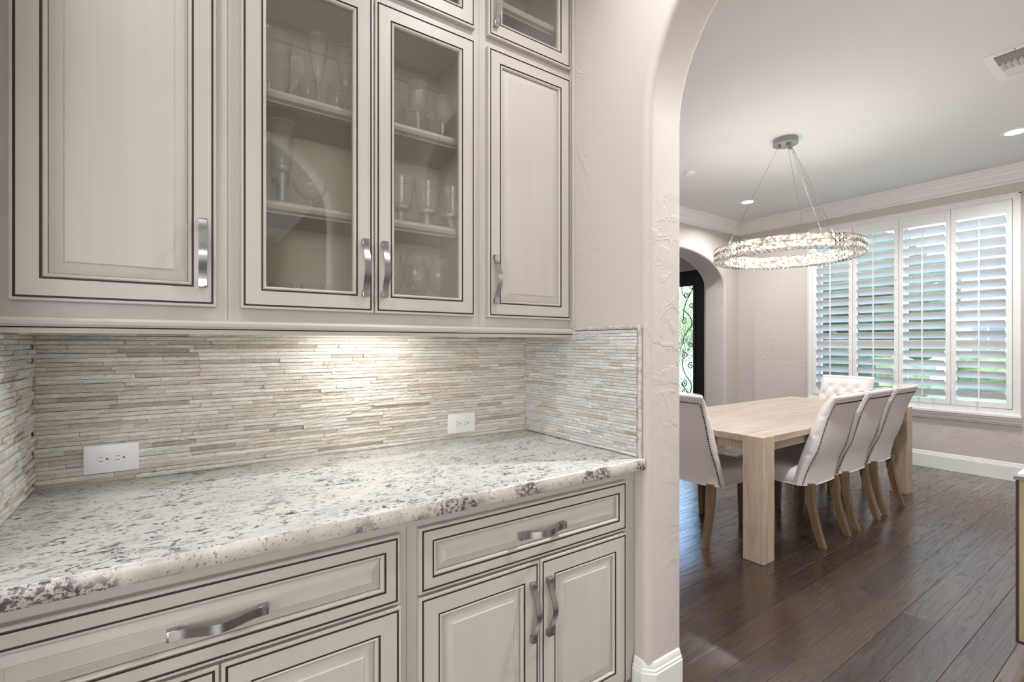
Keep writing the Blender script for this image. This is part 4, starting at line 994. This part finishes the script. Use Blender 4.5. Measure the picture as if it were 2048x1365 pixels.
for x in (sx+0.12, sx1-0.16):
    for y in (sy0+0.06, sy1-0.14): MB().box((x, y, 0), (x+0.04, y+0.04, 0.10)).build('leg', 'board_edge', t)

# ------------------------------------------------------------------ outdoors, seen through the shutters and the front door
ZG = -0.25
o = MB().box((XW+0.16, -40, ZG-0.1), (70, 60, ZG)).build('lawn', 'grass'); o['kind'] = 'stuff'; tag(o, 'green mown lawn outside the dining window', 'grass')
struct(MB().box((9.5, -2.6, ZG), (24, 0.5, ZG+0.012)).box((24, -40, ZG), (30, 60, ZG+0.012)).box((XW+0.17, 4.2, ZG), (7.9, 5.9, ZG+0.16)).build('driveway', 'concrete'))
def leaf_ball(mb, c, r, seed, sub=3):
    bm = bmesh.new(); bmesh.ops.create_icosphere(bm, subdivisions=sub, radius=1.0)
    for q in bm.verts:
        n = q.co.normalized(); f = 1+0.33*noise.noise(n*2.6+Vector((seed, 0, 0)))+0.22*noise.noise(n*7+Vector((0, seed, 0)))
        q.co = Vector(c)+Vector((n.x*r[0], n.y*r[1], n.z*r[2]))*f
    bm.verts.index_update(); mb.add([q.co[:] for q in bm.verts], [[q.index for q in f.verts] for f in bm.faces]); bm.free(); return mb
def tree(x, y, h, r, label, mat, seed):
    t = thing('tree', label, 'tree', (x, y, ZG), 'trees outside')
    MB().tube([(x, y, ZG), (x+.05, y-.05, ZG+h*.3), (x, y+.05, ZG+h*.62)], [.16, .12, .07], 8).build('trunk', 'bark', t, 60)
    mb = MB()
    for k in range(6):
        a = k*1.05+seed; leaf_ball(mb, (x+math.cos(a)*r*.45, y+math.sin(a)*r*.45, ZG+h*(.58+.07*(k % 3))), (r*.62, r*.62, r*.55), seed+k*3.1)
    leaf_ball(mb, (x, y, ZG+h*.82), (r*.6, r*.6, r*.5), seed+40); mb.build('crown', mat, t, 70)
tree(13.5, 4.9, 4.2, 1.8, 'leafy dark tree seen through the leftmost shutter', 'dark_leaves', 1.3)
tree(19.0, 6.4, 3.6, 1.9, 'lighter green tree seen through the second shutter from the left', 'leaves', 5.1)
tree(13.6, 9.7, 3.6, 1.7, 'bright green tree seen through the front door glass', 'leaves', 9.7)
tree(33.0, 14.5, 4.5, 2.0, 'distant tree beside the neighbouring house', 'leaves', 12.0)
def shrub(x, y, rx, rz, label, mat, seed):
    t = thing('shrub', label, 'shrub', (x, y, ZG), 'shrubs outside'); mb = MB()
    leaf_ball(mb, (x, y, ZG+rz*1.25), (rx, rx, rz), seed); leaf_ball(mb, (x+rx*.4, y+rx*.5, ZG+rz*1.05), (rx*.6, rx*.6, rz*.7), seed+7); mb.build('foliage', mat, t, 70)
shrub(8.6, 3.32, .48, .72, 'dark clipped shrub just outside the leftmost shutter', 'dark_leaves', 2.0)
shrub(12.5, 3.9, .7, .55, 'low green shrub beyond the second shutter from the left', 'leaves', 3.0)
shrub(22.0, 4.2, .9, .6, 'round shrub across the lawn behind the third shutter', 'leaves', 4.0)
shrub(22.5, 1.2, 0.8, .5, 'low shrub across the lawn behind the rightmost shutter', 'leaves', 8.0)
t = thing('house', 'pale stone neighbouring house across the street', 'house', (38, 4.5, ZG))
MB().box((36, -7, ZG), (44, 9, ZG+3.4)).build('wall', 'stucco', t)
MB().rings([[(35.4, -7.6, ZG+3.4), (44.6, -7.6, ZG+3.4), (44.6, 9.6, ZG+3.4), (35.4, 9.6, ZG+3.4)], [(39, -3.5, ZG+5.6), (41, -3.5, ZG+5.6), (41, 5.5, ZG+5.6), (39, 5.5, ZG+5.6)]], 0, True, True, True).build('roof', 'roof', t)
for y in (-4.5, 0.6, 4.2, 6.8):
    w = MB().box((35.93, y-.75, ZG+.9), (36.0, y+.75, ZG+2.6)).build('window', 'trim', t)
    MB().box((35.90, y-.65, ZG+1.0), (35.94, y-.03, ZG+2.5)).build('pane', 'far_glass', w); MB().box((35.90, y+.03, ZG+1.0), (35.94, y+.65, ZG+2.5)).build('pane', 'far_glass', w)
MB().box((35.92, 2.0, ZG), (36.0, 3.1, ZG+2.4)).build('door', 'roof', t)
